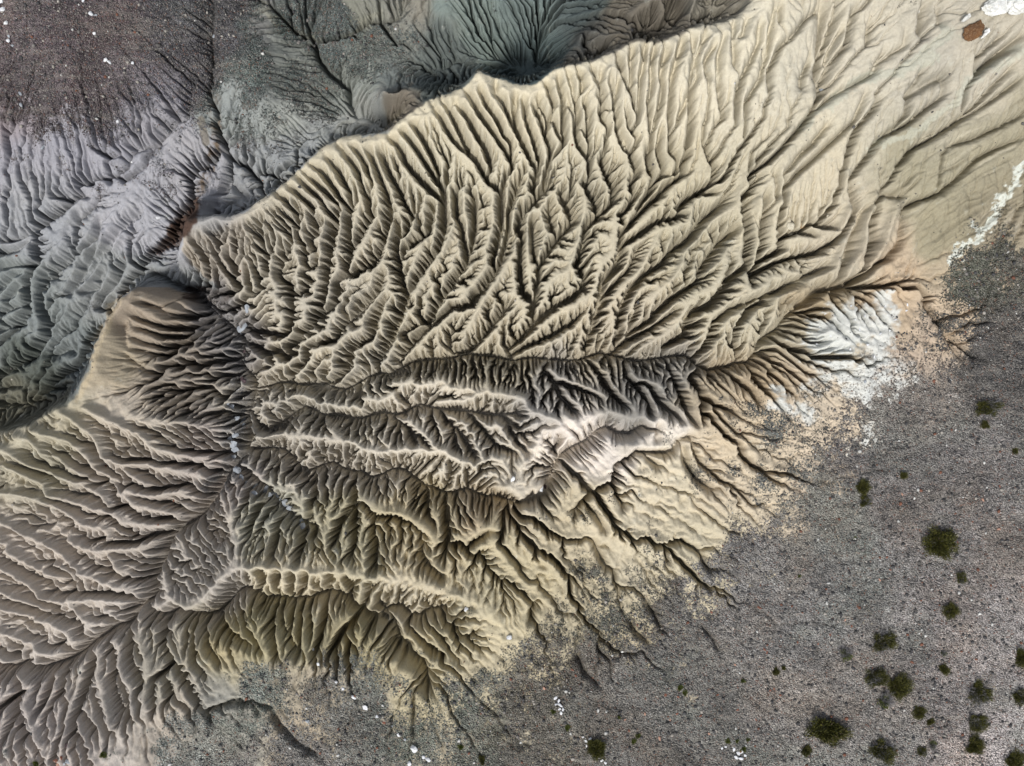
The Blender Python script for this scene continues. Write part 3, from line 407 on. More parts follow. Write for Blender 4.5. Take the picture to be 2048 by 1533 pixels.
GRAV = [(470,800,40,170,170,172),(460,650,40,150,150,154),(1900,1000,150,112,108,106),(1950,1300,150,134,128,126),(1600,1200,150,116,114,112),(1700,1400,150,124,120,116),(1300,1400,150,104,102,98),(1100,1430,100,96,96,90),(900,1420,100,100,104,94),(700,1430,100,110,110,104),(500,1380,80,112,120,112),(350,1480,80,128,132,126),(600,1500,80,118,116,112),(2000,1500,100,160,152,150),(1950,550,80,88,86,76),(2000,700,80,84,82,80),(1850,800,80,116,110,104),(1500,900,80,96,100,96),(1200,1200,80,84,88,80),(1650,1050,80,110,112,106),
 (150,60,150,84,74,78),(350,60,80,78,76,80),(520,130,60,84,92,90),(640,40,60,84,94,92),(750,100,80,84,96,94),(300,220,60,112,112,124),(250,170,60,84,80,88),(0,60,60,112,96,96)]
GAM = [(1000,500,400,0),(300,900,400,0),(300,650,200,0),(1500,400,300,0),(1000,850,300,0),(1250,950,150,0),(700,1150,200,0),(200,1300,150,0),(100,1480,60,.15),
 (1900,1000,200,1),(1950,1400,200,1),(1600,1200,150,1),(1500,1450,150,1),(1200,1450,120,.95),(1000,1430,80,.8),(900,1400,50,.7),(700,1450,100,.75),(560,1350,50,.8),(450,1480,60,.7),(350,1480,50,.7),(520,1370,40,.7),(600,1430,40,.35),(650,1480,60,.7),(330,1430,30,.5),
 (1500,1000,50,.4),(1600,920,60,.4),(1700,960,50,.6),(1550,1050,50,.5),(1480,1140,50,.75),(1400,1180,60,.6),(1300,1150,60,.45),(1150,1160,50,.5),(1250,1250,60,.55),(1100,1300,60,.55),(1350,1280,50,.8),(1050,1340,50,.8),(980,1330,40,.45),(930,1290,40,.1),(900,1220,40,.25),(730,1300,50,.5),(700,1350,60,.5),(640,1310,40,.6),(800,1380,60,.45),(850,1340,40,.2),(1550,850,50,.55),(1480,830,40,.3),(1350,900,50,.3),(1420,930,50,.4),(1080,1030,50,.3),(1200,1050,80,.25),(1300,1060,60,.35),
 (1850,780,60,.7),(1780,720,60,.5),(1700,800,60,.5),(1900,640,50,.55),(1980,560,60,.8),(1960,480,40,.3),(1870,600,40,.15),(2040,650,80,.95),(1850,700,40,.4),(1750,600,40,.3),(1640,700,50,.1),(1620,790,40,.4),
 (150,60,200,1),(0,0,80,.9),(20,150,50,.7),(20,230,50,.3),(350,80,100,1),(250,200,60,.75),(150,240,50,.6),(250,270,40,.6),(200,330,40,.3),(330,180,50,.55),(420,60,60,.7),(180,380,80,.25),(60,350,80,.3),(300,330,50,.45),(330,270,40,.3),(400,350,40,.2),(100,500,200,0),(500,150,50,.8),(480,240,40,.35),(520,300,60,.4),(600,180,40,.6),(640,40,50,.85),(700,110,60,.7),(800,90,60,.6),(620,230,50,.5),(720,190,40,.3),(550,400,40,.2),(850,30,50,.3),(1000,60,80,.15),(900,130,50,.3)]
WHITE = [(1700,650,60,.95),(1760,640,50,.8),(1650,690,50,.9),(1790,720,60,.6),(1700,600,35,.3),(1640,640,35,.5),(1820,760,50,.35),(1570,620,60,0),(1850,650,60,0),(1620,800,40,.25),(1575,790,35,.8),(1600,820,40,.7),(1720,870,40,.55),(1700,840,35,.3),(1740,900,30,.45),(1600,720,40,.25),(1650,770,30,.5),(1700,740,40,.6),
 (1500,700,60,0),(1500,900,80,0),(1900,900,100,0),(1800,1000,100,0),(1600,950,60,0),(1700,520,60,0),(1650,860,40,.1),(1450,800,60,0),(1000,600,500,0),(1500,1200,300,0),(300,700,500,0),(1900,450,60,0),(1600,300,200,0)]
def line_mask(L, X, Y):
    """1 at the line falling to 0 at its half width; L = [(px,py,halfwidth)]"""
    out = np.zeros(X.shape)
    for (x0, y0, a), (x1, y1, b) in zip(L[:-1], L[1:]):
        dx, dy = x1-x0, y1-y0; t = np.clip(((X-x0)*dx+(Y-y0)*dy)/(dx*dx+dy*dy), 0, 1)
        d = np.hypot(X-x0-t*dx, Y-y0-t*dy)/(a+(b-a)*t)
        out = np.maximum(out, 1-d)
    return out
def coarse(f, *a):
    sy, sx = NY//3, NX//3
    return [resize(c, NY, NX) for c in f(*a, resize(wx, sy, sx), resize(wy, sy, sx))]
def sstep(x, a, b):
    t = np.clip((x-a)/(b-a), 0, 1); return t*t*(3-2*t)
OUT = [(-200,872),(0,864),(60,851),(100,826),(150,801),(178,746),(190,691),(213,641),(238,600),(275,574),(330,578),(385,590),(425,600),(440,575),(400,545),(362,500),(373,440),(400,428),(430,430),(480,430),(520,403),(570,368),(640,298),(690,273),(770,268),(800,243),(860,198),(925,178),(955,141),(985,153),(1040,173),(1075,168),(1110,138),(1190,123),(1275,80),(1310,90),(1400,53),(1440,48),(1475,33),(1503,8),(1512,-70),(1500,-400),(-200,-400)]
outm = blur(poly_mask(OUT, PX+3*vnoise(rg, NY, NX, 8, 3), PY+3*vnoise(rg, NY, NX, 8, 3)).astype(float), 2)[..., None]
soil = s2l(np.stack(coarse(field, SOIL), -1))*(1-outm)+.78*s2l(np.stack(coarse(field, SOIL_OUT), -1))*outm; grav = s2l(np.stack(coarse(field, GRAV), -1))
gam = coarse(lambda S, X, Y: field(S, X, Y, .5), GAM)[0]; wh = coarse(lambda S, X, Y: field(S, X, Y, .5), WHITE)[0]
nA = vnoise(rg, NY, NX, 24, 5, .75); nB = vnoise(rg, NY, NX, 10, 4, .8); nC = vnoise(rg, NY, NX, 60, 5, .6)
el = blur(ERO, 4)
gm = sstep(gam+.16*nA+.06*nB-.35*sstep(el, .06, .35)*(gam < .9), .12, .9)
wm = sstep(wh+.13*nA+.1*nB-.25*sstep(blur(ERO, 2), .1, .5), .36, .66)
# strata: faint warmer and cooler beds
soil = soil*(1+.05*nC[..., None]*np.array([1.0, .8, .4]))
def tint(mask, rgb):
    global soil
    m = np.clip(mask, 0, 1)[..., None]; soil = soil*(1-m)+s2l(rgb)*m
X2, Y2 = PX+5*nA, PY+5*nB
# muddy stream bed and the wet sink in the gap
MUD = sstep(line_mask([(418,120,6),(425,190,12),(432,270,12),(425,330,10),(405,380,16)], X2, Y2), 0, .4)
tint(MUD*sstep(nB, -1.2, .9), (112, 94, 74))
mp = poly_mask([(383,392),(402,398),(392,440),(376,470),(350,490),(325,512),(300,514),(318,490),(335,455),(365,430)], X2, Y2)
tint(blur(mp.astype(float), 2), (84, 62, 50))
tint(.9*sstep(line_mask([(375,580,14),(410,590,24),(450,600,14)], X2, Y2), 0, .5), (58, 42, 36))
tint(.8*sstep(line_mask([(402,240,9),(412,285,9)], PX, PY), 0, .3), (122, 114, 98))
# pale washes outside the rim
tint(.6*sstep(line_mask([(500,0,18),(560,45,14),(620,75,14),(700,50,8),(760,30,8)], X2, Y2), 0, .6), (150, 150, 130))
tint(.55*sstep(INFO['st'], .25, 1.1), (112, 104, 78)); tint(.4*sstep(-INFO['st'], .3, 1.1), (196, 188, 160))
# pale green beds on the upper right slope and white crest
tint(.55*sstep(line_mask([(1900,70,22),(1850,115,18),(1780,150,14),(1700,175,12),(1640,225,14),(1600,260,8)], X2+5*nA, Y2+5*nA), 0, .5), (178, 182, 160))
tint(.5*sstep(line_mask([(2048,100,10),(1960,160,14),(1900,220,14),(1820,275,12),(1740,300,8)], X2+5*nA, Y2+5*nA), 0, .5), (186, 190, 168))
tint(sstep(line_mask([(2060,330,14),(2020,385,12),(2000,420,15),(1960,470,11),(1925,500,10),(1900,530,7)], X2+7*nB, Y2+7*nA)+.12*nB, .1, .6), (204, 210, 196))
# brown weathering band at the rim nose
tint(.5*sstep(line_mask([(150,800,10),(185,740,10),(200,680,8),(225,620,8),(245,595,6)], X2, Y2), 0, .8), (188, 168, 124))
tint(.7*sstep(line_mask([(1265,85,12),(1330,90,7),(1440,50,7),(1500,15,7)], X2, Y2+2), 0, .8)*0, (220, 212, 184))
tint(.85*wm, (206, 212, 208))
TR = line_mask([(425,600,30),(460,650,34),(478,720,34),(488,800,30),(475,850,30),(470,905,26),(440,955,20),(420,985,14)], X2+6*nA, Y2+6*nA)
tint(.45*sstep(TR, 0, .5), (150, 148, 146))
tint(.5*sstep(line_mask([(470,905,14),(500,970,16),(560,1010,14),(610,1060,12)], X2, Y2), 0, .6), (158, 156, 150))
gmask = np.clip(gm*(1-.75*wm)+.35*sstep(TR, .2, .9), 0, 1)
def desat(c, f):
    g = (c*np.array([.25, .6, .15])).sum(-1, keepdims=True); return g+(c-g)*f
LL = sstep(-(PX-700), 0, 300)*sstep(PY, 780, 900)
soil = soil*(1+.05*LL[..., None]*np.array([.97, 1, 1.06]))
soil = np.clip(desat(soil, .68), .01, .9); grav = np.clip(desat(grav, .75)*1.32, .01, .9)
# ---------------------------------------------------------------- materials
def mat(name):
    m = bpy.data.materials.new(name); m.use_nodes = True
    return m, m.node_tree, m.node_tree.nodes['Principled BSDF']
def nd(nt, t, **k):
    n = nt.nodes.new(t)
    for a, b in k.items():
        if hasattr(n, a): setattr(n, a, b)
        else: n.inputs[a].default_value = b
    return n
def mix(nt, a, b, f, mode='MIX'):
    n = nt.nodes.new('ShaderNodeMix'); n.data_type = 'RGBA'; n.blend_type = mode
    for s, v in ((0, f), (6, a), (7, b)):
        if hasattr(v, 'is_output'): nt.links.new(v, n.inputs[s])
        else: n.inputs[s].default_value = v
    return n.outputs[2]
def ramp(nt, x, a, b, lo=0., hi=1.):
    n = nt.nodes.new('ShaderNodeMapRange'); n.inputs[1].default_value = a; n.inputs[2].default_value = b
    n.inputs[3].default_value = lo; n.inputs[4].default_value = hi; nt.links.new(x, n.inputs[0]); return n.outputs[0]
def math_(nt, op, a, b):
    n = nt.nodes.new('ShaderNodeMath'); n.operation = op
    for i, v in enumerate((a, b)):
        if hasattr(v, 'is_output'): nt.links.new(v, n.inputs[i])
        else: n.inputs[i].default_value = v
    return n.outputs[0]
def terrain_material():
    m, nt, b = mat('badland_soil'); L = nt.links
    b.inputs['Roughness'].default_value = .95; b.inputs['Specular IOR Level'].default_value = .15
    soilc = nd(nt, 'ShaderNodeAttribute', attribute_name='soil').outputs['Color']
    gravc = nd(nt, 'ShaderNodeAttribute', attribute_name='stones').outputs['Color']
    gv = nd(nt, 'ShaderNodeAttribute', attribute_name='gravel').outputs['Fac']
    g = nd(nt, 'ShaderNodeNewGeometry').outputs['Position']
    def noise(sc, det, rough=.6):
        n = nd(nt, 'ShaderNodeTexNoise', Scale=sc, Detail=det, Roughness=rough); L.new(g, n.inputs['Vector']); return n.outputs['Fac']
    v1 = nd(nt, 'ShaderNodeTexVoronoi', Scale=16.); L.new(g, v1.inputs['Vector'])
    v2 = nd(nt, 'ShaderNodeTexVoronoi', Scale=30.); L.new(g, v2.inputs['Vector'])
    sep1 = nd(nt, 'ShaderNodeSeparateColor'); L.new(v1.outputs['Color'], sep1.inputs[0])
    sep2 = nd(nt, 'ShaderNodeSeparateColor'); L.new(v2.outputs['Color'], sep2.inputs[0])
    n1 = noise(1.3, 6); n2 = noise(9, 6, .7); n3 = noise(40, 3)
    # soil with mottling
    soil2 = mix(nt, soilc, (.5, .45, .38, 1), ramp(nt, n2, .4, .75, 0, .38), 'MULTIPLY')
    soil2 = mix(nt, soil2, (1.15, 1.13, 1.1, 1), ramp(nt, n1, .45, .8, 0, .5), 'MULTIPLY')
    # stones: each pebble its own tone
    tone = math_(nt, 'MULTIPLY', ramp(nt, sep1.outputs[0], 0, 1, .55, 1.4), ramp(nt, sep2.outputs[0], 0, 1, .55, 1.4))
    n4 = noise(4.5, 4, .7)
    tone = math_(nt, 'MULTIPLY', tone, ramp(nt, n4, .3, .7, .7, 1.35))
    tone = math_(nt, 'MULTIPLY', tone, ramp(nt, noise(.5, 7, .68), .32, .68, .65, 1.45))
    tc = nd(nt, 'ShaderNodeCombineColor')
    for i in range(3): L.new(tone, tc.inputs[i])
    st = mix(nt, gravc, tc.outputs[0], 1., 'MULTIPLY')
    hv = noise(.22, 5, .6)
    st = mix(nt, st, (1.06, .99, .92, 1), ramp(nt, hv, .5, .62), 'MULTIPLY')
    st = mix(nt, st, (.93, 1., .96, 1), ramp(nt, hv, .48, .36), 'MULTIPLY')
    mp_ = nd(nt, 'ShaderNodeMapping'); mp_.inputs['Rotation'].default_value = (0, 0, math.radians(38)); mp_.inputs['Scale'].default_value = (.5, 3.2, 1)
    L.new(g, mp_.inputs['Vector']); ws = nd(nt, 'ShaderNodeTexNoise', Scale=.9, Detail=7., Roughness=.62); L.new(mp_.outputs[0], ws.inputs['Vector'])
    st = mix(nt, st, (.42, .39, .34, 1), ramp(nt, ws.outputs['Fac'], .5, .72, 0, .4))
    st = mix(nt, st, (.05, .05, .05, 1), ramp(nt, ws.outputs['Fac'], .46, .28, 0, .55))
    rusty = ramp(nt, sep1.outputs[1], .94, .95, 0, .6)
    st = mix(nt, st, (.2, .11, .08, 1), rusty)
    pale = ramp(nt, sep2.outputs[1], .9, .92, 0, .55)
    st = mix(nt, st, (.42, .4, .36, 1), pale)
    # gravel cover is broken up stone by stone
    cov = math_(nt, 'ADD', gv, ramp(nt, math_(nt, 'ADD', n3, math_(nt, 'MULTIPLY', sep1.outputs[2], .5)), .35, 1.15, -.6, .6))
    covm = ramp(nt, cov, .42, .58)
    covm = math_(nt, 'MULTIPLY', covm, ramp(nt, gv, .02, .25))
    col = mix(nt, soil2, st, covm)
    L.new(col, b.inputs['Base Color'])
    bh = math_(nt, 'ADD', math_(nt, 'MULTIPLY', n2, .035), math_(nt, 'MULTIPLY', n3, .012))
    bh = math_(nt, 'ADD', bh, math_(nt, 'MULTIPLY', covm, math_(nt, 'SUBTRACT', .03, math_(nt, 'MULTIPLY', v1.outputs['Distance'], .22))))
    bp = nd(nt, 'ShaderNodeBump', Strength=.8, Distance=1.); L.new(bh, bp.inputs['Height']); L.new(bp.outputs[0], b.inputs['Normal'])
    return m
# ---------------------------------------------------------------- terrain mesh
def terrain():
    ext = np.array([.6, 2, 5, 12, 30, 80, 200, 600.])
    xs = np.concatenate([-XE-ext[::-1], np.linspace(-XE, XE, NX), XE+ext]); ys = np.concatenate([-YE-ext[::-1], np.linspace(-YE, YE, NY), YE+ext])
    e = len(ext)
    pad = lambda a: np.pad(a, ((e, e), (e, e))+((0, 0),)*(a.ndim-2), mode='edge')
    z = pad(Z)
    hx = np.maximum(0, np.maximum(-XE-xs, xs-XE)); hy = np.maximum(0, np.maximum(-YE-ys, ys-YE)); far = np.maximum(hx[None, :], hy[:, None])
    f = np.clip(far/60, 0, 1); z = z*(1-f)+3.0*f
    X, Y = np.meshgrid(xs, ys); ny, nx = X.shape
    co = np.stack([X, Y, z], -1).reshape(-1, 3).astype(np.float32)
    i = np.arange(ny*nx).reshape(ny, nx)
    q = np.stack([i[:-1, :-1], i[:-1, 1:], i[1:, 1:], i[1:, :-1]], -1).reshape(-1, 4).astype(np.int32)
    me = bpy.data.meshes.new('badland_ground'); me.vertices.add(len(co)); me.vertices.foreach_set('co', co.ravel())
    me.loops.add(q.size); me.loops.foreach_set('vertex_index', q.ravel())
    me.polygons.add(len(q)); me.polygons.foreach_set('loop_start', np.arange(0, q.size, 4, dtype=np.int32)); 
    me.polygons.foreach_set('use_smooth', np.ones(len(q), bool))
    me.update(calc_edges=True)
    for nm, c in (('soil', soil), ('stones', grav)):
        c = pad(c); a = me.attributes.new(nm, 'FLOAT_COLOR', 'POINT')
        a.data.foreach_set('color', np.concatenate([c, np.ones(c.shape[:2]+(1,))], -1).astype(np.float32).ravel())
    a = me.attributes.new('gravel', 'FLOAT', 'POINT'); a.data.foreach_set('value', pad(gmask).astype(np.float32).ravel())
    o = bpy.data.objects.new('badland_ground', me); COL.objects.link(o); me.materials.append(terrain_material())
    o['kind'] = 'structure'; o['label'] = 'eroded badland ground with gullies and ridges'
    return o
ground = terrain()
# ---------------------------------------------------------------- things
def obj(name, me, m=None, parent=None):
    o = bpy.data.objects.new(name, me); COL.objects.link(o)
    if m and not me.materials: me.materials.append(m)
    if parent: o.parent = parent
    return o
def tag(o, label, cat, group=None):
    o['label'] = label; o['category'] = cat
    if group: o['group'] = group
    return o
def at(px, py):
    x, y, _ = hit(Z, px, py); x = float(x[0]); y = float(y[0])
    i = min(NX-2, max(0, int((x+XE)/DX))); j = min(NY-2, max(0, int((y+YE)/DX)))
    return Vector((x, y, float(Z[max(0,j-1):j+2, max(0,i-1):i+2].mean())))
def rock_mat(name, c1, c2, c3=None, sc=3.):
    m, nt, b = mat(name); b.inputs['Roughness'].default_value = .9; b.inputs['Specular IOR Level'].default_value = .2
    tc = nt.nodes.new('ShaderNodeNewGeometry').outputs['Position']
    a = nd(nt, 'ShaderNodeTexNoise', Scale=sc, Detail=6., Roughness=.65); nt.links.new(tc, a.inputs['Vector'])
    f = nd(nt, 'ShaderNodeTexNoise', Scale=sc*9, Detail=4., Roughness=.7); nt.links.new(tc, f.inputs['Vector'])
    col = mix(nt, (*c1, 1), (*c2, 1), ramp(nt, a.outputs['Fac'], .4, .62))
    col = mix(nt, col, (*(c3 or c2), 1), ramp(nt, f.outputs['Fac'], .5, .72, 0, .8))
    nt.links.new(col, b.inputs['Base Color'])
    bp = nd(nt, 'ShaderNodeBump', Strength=.6, Distance=.03); nt.links.new(f.outputs['Fac'], bp.inputs['Height']); nt.links.new(bp.outputs[0], b.inputs['Normal'])
    return m
M_WHITE = rock_mat('white_stone', (.78, .79, .8), (.55, .57, .6), (.42, .43, .45), 2.5)
M_GREY = rock_mat('grey_stone', (.34, .37, .4), (.22, .24, .27), (.45, .47, .48), 3)
M_PALE = rock_mat('cream_stone', (.62, .58, .47), (.42, .38, .28), (.3, .25, .17), 4)
M_OCHRE = rock_mat('ochre_stone', (.36, .22, .1), (.25, .15, .07), (.5, .4, .26), 5)
M_RUST = rock_mat('rust_stone', (.24, .1, .07), (.15, .07, .05), (.3, .17, .12), 5)
M_DARK = rock_mat('dark_stone', (.07, .05, .055), (.11, .08, .085), (.05, .035, .04), 5)
M_PINK = rock_mat('pink_stone', (.45, .27, .2), (.33, .2, .15), (.5, .36, .3), 5)
M_CAPW = rock_mat('white_caprock', (.8, .81, .8), (.62, .63, .6), (.45, .42, .35), 1.6)
M_CAPB = rock_mat('brown_caprock_stone', (.17, .085, .035), (.11, .055, .028), (.36, .26, .16), 2.2)
def rock_mesh(seed, flat=.62, npts=16, jag=.03, cut=2):
    r = random.Random(seed); bm = bmesh.new()
    for k in range(npts):
        v = Vector((r.gauss(0, 1), r.gauss(0, 1), r.gauss(0, 1))).normalized()*r.uniform(.85, 1.05)
        bm.verts.new((v.x, v.y, v.z*flat))
    res = bmesh.ops.convex_hull(bm, input=bm.verts)
    bad = [e for e in res['geom_interior'] if isinstance(e, bmesh.types.BMVert)]
    if bad: bmesh.ops.delete(bm, geom=bad, context='VERTS')
    loose = [v for v in bm.verts if not v.link_faces]
    if loose: bmesh.ops.delete(bm, geom=loose, context='VERTS')
    bmesh.ops.bevel(bm, geom=list(bm.edges), offset=.06, segments=1, affect='EDGES')
    bmesh.ops.subdivide_edges(bm, edges=list(bm.edges), cuts=cut, use_grid_fill=True)
    from mathutils import noise
    for v in bm.verts: v.co += v.co.normalized()*(noise.noise(v.co*3+Vector((seed, 0, 0)))*jag*2+noise.noise(v.co*9)*jag)
    bmesh.ops.triangulate(bm, faces=bm.faces)
    me = bpy.data.meshes.new('rock'); bm.to_mesh(me); bm.free(); return me
ROCKM = {}
def rock(px, py, rp, m, label, cat='rock', group=None, name='boulder', asp=1., rot=None, flat=.62, seed=None):
    sd_ = R.randrange(9) if seed is None else seed
    key = (sd_, m.name, flat)
    if key not in ROCKM:
        me = rock_mesh(sd_+1, flat, 11+sd_ % 4*3); me.materials.append(m); ROCKM[key] = me
    p = at(px, py); r = rp/FPX*(CAMH-p.z)
    o = obj(name, ROCKM[key]); o.location = p+Vector((0, 0, r*flat*.45)); o.scale = (r*asp, r/asp, r*.95)
    o.rotation_euler = (R.uniform(-.15, .15), R.uniform(-.15, .15), R.uniform(0, 6.28) if rot is None else rot)
    return tag(o, label, cat, group)
ORD = ['first', 'second', 'third', 'fourth', 'fifth', 'sixth', 'seventh', 'eighth', 'ninth', 'tenth', 'eleventh', 'twelfth', 'thirteenth', 'fourteenth', 'fifteenth', 'sixteenth', 'seventeenth', 'eighteenth', 'nineteenth', 'twentieth', 'twenty-first', 'twenty-second', 'twenty-third', 'twenty-fourth', 'twenty-fifth', 'twenty-sixth', 'twenty-seventh', 'twenty-eighth', 'twenty-ninth', 'thirtieth']
# grey boulders strung down the central gully
chain = [(479,756,6),(490,762,5),(452,808,4),(463,814,6),(474,837,5),(485,839,5),(483,848,5),(471,871,6),(456,881,6),(467,889,8),(470,899,7),(468,915,6),(475,941,8),(481,956,6),(489,967,7),(500,978,7),(508,987,6),(530,980,8),(537,990,4),(544,988,5),(551,987,4),(556,993,4),(562,999,4.5),(571,1006,8),(579,1017,6),(597,1047,6),(605,1052,7)]
for k, (x, y, r) in enumerate(chain):
    rock(x, y, r*1.2, M_DARK if k < 2 else M_GREY, ('dark grey boulder, ' if k < 2 else 'blue grey boulder, ')+ORD[k]+' from the upper end of the string in the gully', group='boulders strung along the central gully', asp=R.uniform(1, 1.2))
rock(482, 655, 11, M_GREY, 'broad grey slab in the basin floor below the wet brown patch', name='slab', flat=.3, asp=1.25)
rock(494, 618, 9, M_GREY, 'grey slab nearest the wet brown patch in the gap', name='slab', flat=.3, asp=1.2)
rock(486, 703, 5, M_DARK, 'small dark boulder in the basin below the broad grey slab')
# white blocks in a diagonal row on the gravel
row = [(623,1301,4,0),(636,1329,4,0),(659,1340,3.4,1),(672,1364,3.6,0),(686,1377,4,0),(707,1395,5.5,0),(731,1415,6.3,0),(754,1433,4,0),(768,1445,4,2),(785,1454,3.6,1),(797,1470,4.3,0),(810,1479,3,1),(828,1497,8.3,0),(847,1514,5,0),(856,1519,6,0)]
for k, (x, y, r, c) in enumerate(row):
    rock(x, y, r, (M_WHITE, M_GREY, M_RUST)[c], ('white', 'pale grey', 'rusty brown')[c]+' block, '+ORD[k]+' from the upper left in the diagonal row on the gravel', group='blocks in the diagonal row below the ridge', asp=R.uniform(1.05, 1.3), rot=R.uniform(-1.2, -.4))
one = [(819,1527,6,M_WHITE,'white block cut by the bottom edge, under the diagonal row of blocks'),(933,1220,6,M_WHITE,'white block on the beige spur at the end of the long ridge'),(1018,1275,6,M_WHITE,'white block on gravel right of the pointed beige spur'),(615,1442,5,M_GREY,'lone blue grey boulder on the sandy gravel above the bottom edge'),
 (1026,959,6,M_WHITE,'white boulder perched on the pale slope below the central ridge'),(1082,978,7,M_WHITE,'white boulder leaning on a dark one at the pale ridge foot'),(1090,974,5,M_DARK,'dark boulder touching a white one at the pale ridge foot'),
 (1581,452,10,M_PALE,'large cream boulder left of the ochre one in the ridge cluster'),(1595,457,9,M_PALE,'cream boulder wedged in the middle of the ridge cluster'),(1608,448,8,M_OCHRE,'long ochre boulder at the right of the ridge cluster'),(1561,471,9,M_PALE,'cream boulder standing apart below the ridge cluster'),(1598,466,4,M_PALE,'small cream stone just below the ridge cluster'),(1658,432,4,M_PALE,'small cream stone on the ridge to the right of the cluster'),(1619,443,3.4,M_GREY,'small grey stone beside the ochre boulder'),
 (1654,170,7,M_GREY,'round grey boulder jammed at the foot of the deep upper gully'),(1685,618,7,M_WHITE,'largest white boulder in the white patch'),(1730,763,4,M_GREY,'pale blue stone on gravel below the white patch'),
 (125,1497,7,M_DARK,'dark purple boulder at the top of the bottom left cluster'),(141,1503,6,M_WHITE,'long pale block beside the dark purple boulder'),(157,1501,5,M_WHITE,'narrow pale block furthest right in the bottom left cluster'),(123,1516,4,M_RUST,'small red stone under the dark purple boulder'),(109,1523,5,M_RUST,'reddish boulder furthest left in the bottom left cluster'),(116,1530,4.5,M_PINK,'pinkish stone at the bottom edge of the lower left cluster'),(137,1524,7,M_GREY,'big grey boulder low in the bottom left cluster'),(128,1528,4,M_GREY,'small grey stone left of the big grey boulder at the bottom'),
 (5,19,6,M_WHITE,'white boulder at the left edge below the top left corner'),(3,4,5,M_WHITE,'white boulder in the top left corner'),(13,47,5,M_WHITE,'round white boulder on the dark gravel by the left edge'),(18,73,3.6,M_GREY,'upper stone of the tight trio at the left edge'),(17,82,5,M_WHITE,'largest stone of the tight trio at the left edge'),(24,91,3.6,M_GREY,'lowest stone of the tight trio at the left edge'),
 (167,2,4,M_WHITE,'white stone cut by the top edge on dark gravel'),(183,29,5.5,M_WHITE,'white block below the top edge on dark gravel'),(192,31,3.6,M_GREY,'small grey stone touching the white block near the top'),(189,67,4,M_WHITE,'lone small white stone on the upper dark gravel'),(211,121,5,M_WHITE,'left block of the white pair on dark gravel'),(219,125,5,M_WHITE,'right block of the white pair on dark gravel'),(266,127,4,M_WHITE,'pale stone at the lower rim of the dark gravel'),
 (41,188,4.5,M_GREY,'grey boulder on pinkish ground, upper of two at the left'),(42,210,4.5,M_GREY,'grey boulder on pinkish ground, lower of two at the left'),(83,294,5,M_GREY,'lone round boulder on the lilac slope at the left'),(236,244,4,M_WHITE,'white chip on the lilac ridge beside the gully'),(262,323,5,M_WHITE,'pale boulder in the lilac gully, left of two'),(294,330,4.5,M_DARK,'dark boulder in the lilac gully, right of two'),(316,436,5,M_WHITE,'white block on the tongue beside the brown channel'),(428,73,4,M_GREY,'grey stone beside the top of the muddy stream')]
for x, y, r, m, lab in one:
    rock(x, y, r, m, lab, asp=R.uniform(1, 1.3), name='stone' if r < 4.2 else 'boulder', cat='stone' if r < 4.2 else 'boulder')
def chips(lst, m, lab, grp):
    for x, y, r in lst: rock(x, y, r, m, lab, 'stone', grp, 'stone', asp=R.uniform(1.1, 1.5), flat=.5)
chips([(1111,1396,4.5),(1117,1403,4.2),(1113,1409,3.5),(1121,1411,4.8),(1118,1419,4),(1126,1419,3.6),(1122,1426,4)], M_WHITE, 'white angular stone in the loose pile above a small green shrub', 'white stones piled above the small shrub')
chips([(1172,1483,3.5),(1180,1478,3.5),(1173,1492,3),(1166,1474,2.6)], M_WHITE, 'white stone chip beside the large dark shrub', 'white chips beside the dark shrub')
chips([(1468,1499,4),(1476,1506,5),(1484,1503,4.5),(1472,1515,4.5),(1481,1517,5.5),(1490,1511,3.6),(1444,1497,3.2),(1451,1494,2.8)], M_WHITE, 'white stone in the bright scatter near the bottom edge', 'white stones scattered near the bottom edge')
chips([(1204,1521,3.4),(1211,1526,3.4)], M_WHITE, 'white chip at the bottom edge right of the dark shrub', 'white chips at the bottom edge')
chips([(1519,1216,4),(1529,1299,3.5),(1534,1305,3),(1331,1390,3.8),(1356,1394,3),(1145,1340,3.5),(1275,1250,3),(1401,1432,3),(1540,1381,3),(1423,1225,3),(1999,973,3),(1774,1115,3),(1839,1060,3),(1703,1253,3),(1560,1391,3),(1548,1378,2.6),(1636,1288,2.4),(1512,1440,2.6),(1160,1372,3),(1152,1352,3),(1258,1462,2.8),(1354,1428,2.8),(1475,1420,2.6),(1435,1390,2.6),(1595,1285,2.6),(1660,1270,2.6),(1780,1140,2.6),(1915,1085,2.6),(2040,1060,2.8),(1945,1044,2.4)], M_RUST, 'small rust red stone lying on the dark gravel plain', 'rust red stones on the gravel plain')
chips([(1804,989,3),(1965,1000,3.5),(1998,1058,4),(1319,1477,4),(1088,1377,3.8),(1370,1386,3),(1290,1428,3),(1250,1440,2.8),(1470,1330,2.8),(1759,1160,3.2),(1690,1240,2.6),(1340,1440,2.6),(1418,1468,3)], M_PINK, 'small pinkish stone lying on the dark gravel plain', 'pinkish stones on the gravel plain')
# white nuggets in the white patch
chips([(1668,640,3.4),(1692,628,3),(1652,627,3),(1704,612,2.6),(1772,612,3.4),(1790,640,3),(1745,583,3),(1640,655,3),(1720,660,3.2),(1735,690,3),(1662,672,3),(1700,700,3.4),(1760,668,2.8),(1630,690,3),(1748,715,3),(1678,715,3),(1815,610,3),(1812,622,2.6),(1760,598,3),(1655,612,2.8),(1712,640,2.6),(1780,662,2.6),(1730,632,3),(1642,640,3)], M_WHITE, 'white nugget bedded in the white patch below the crest', 'white nuggets in the white patch')
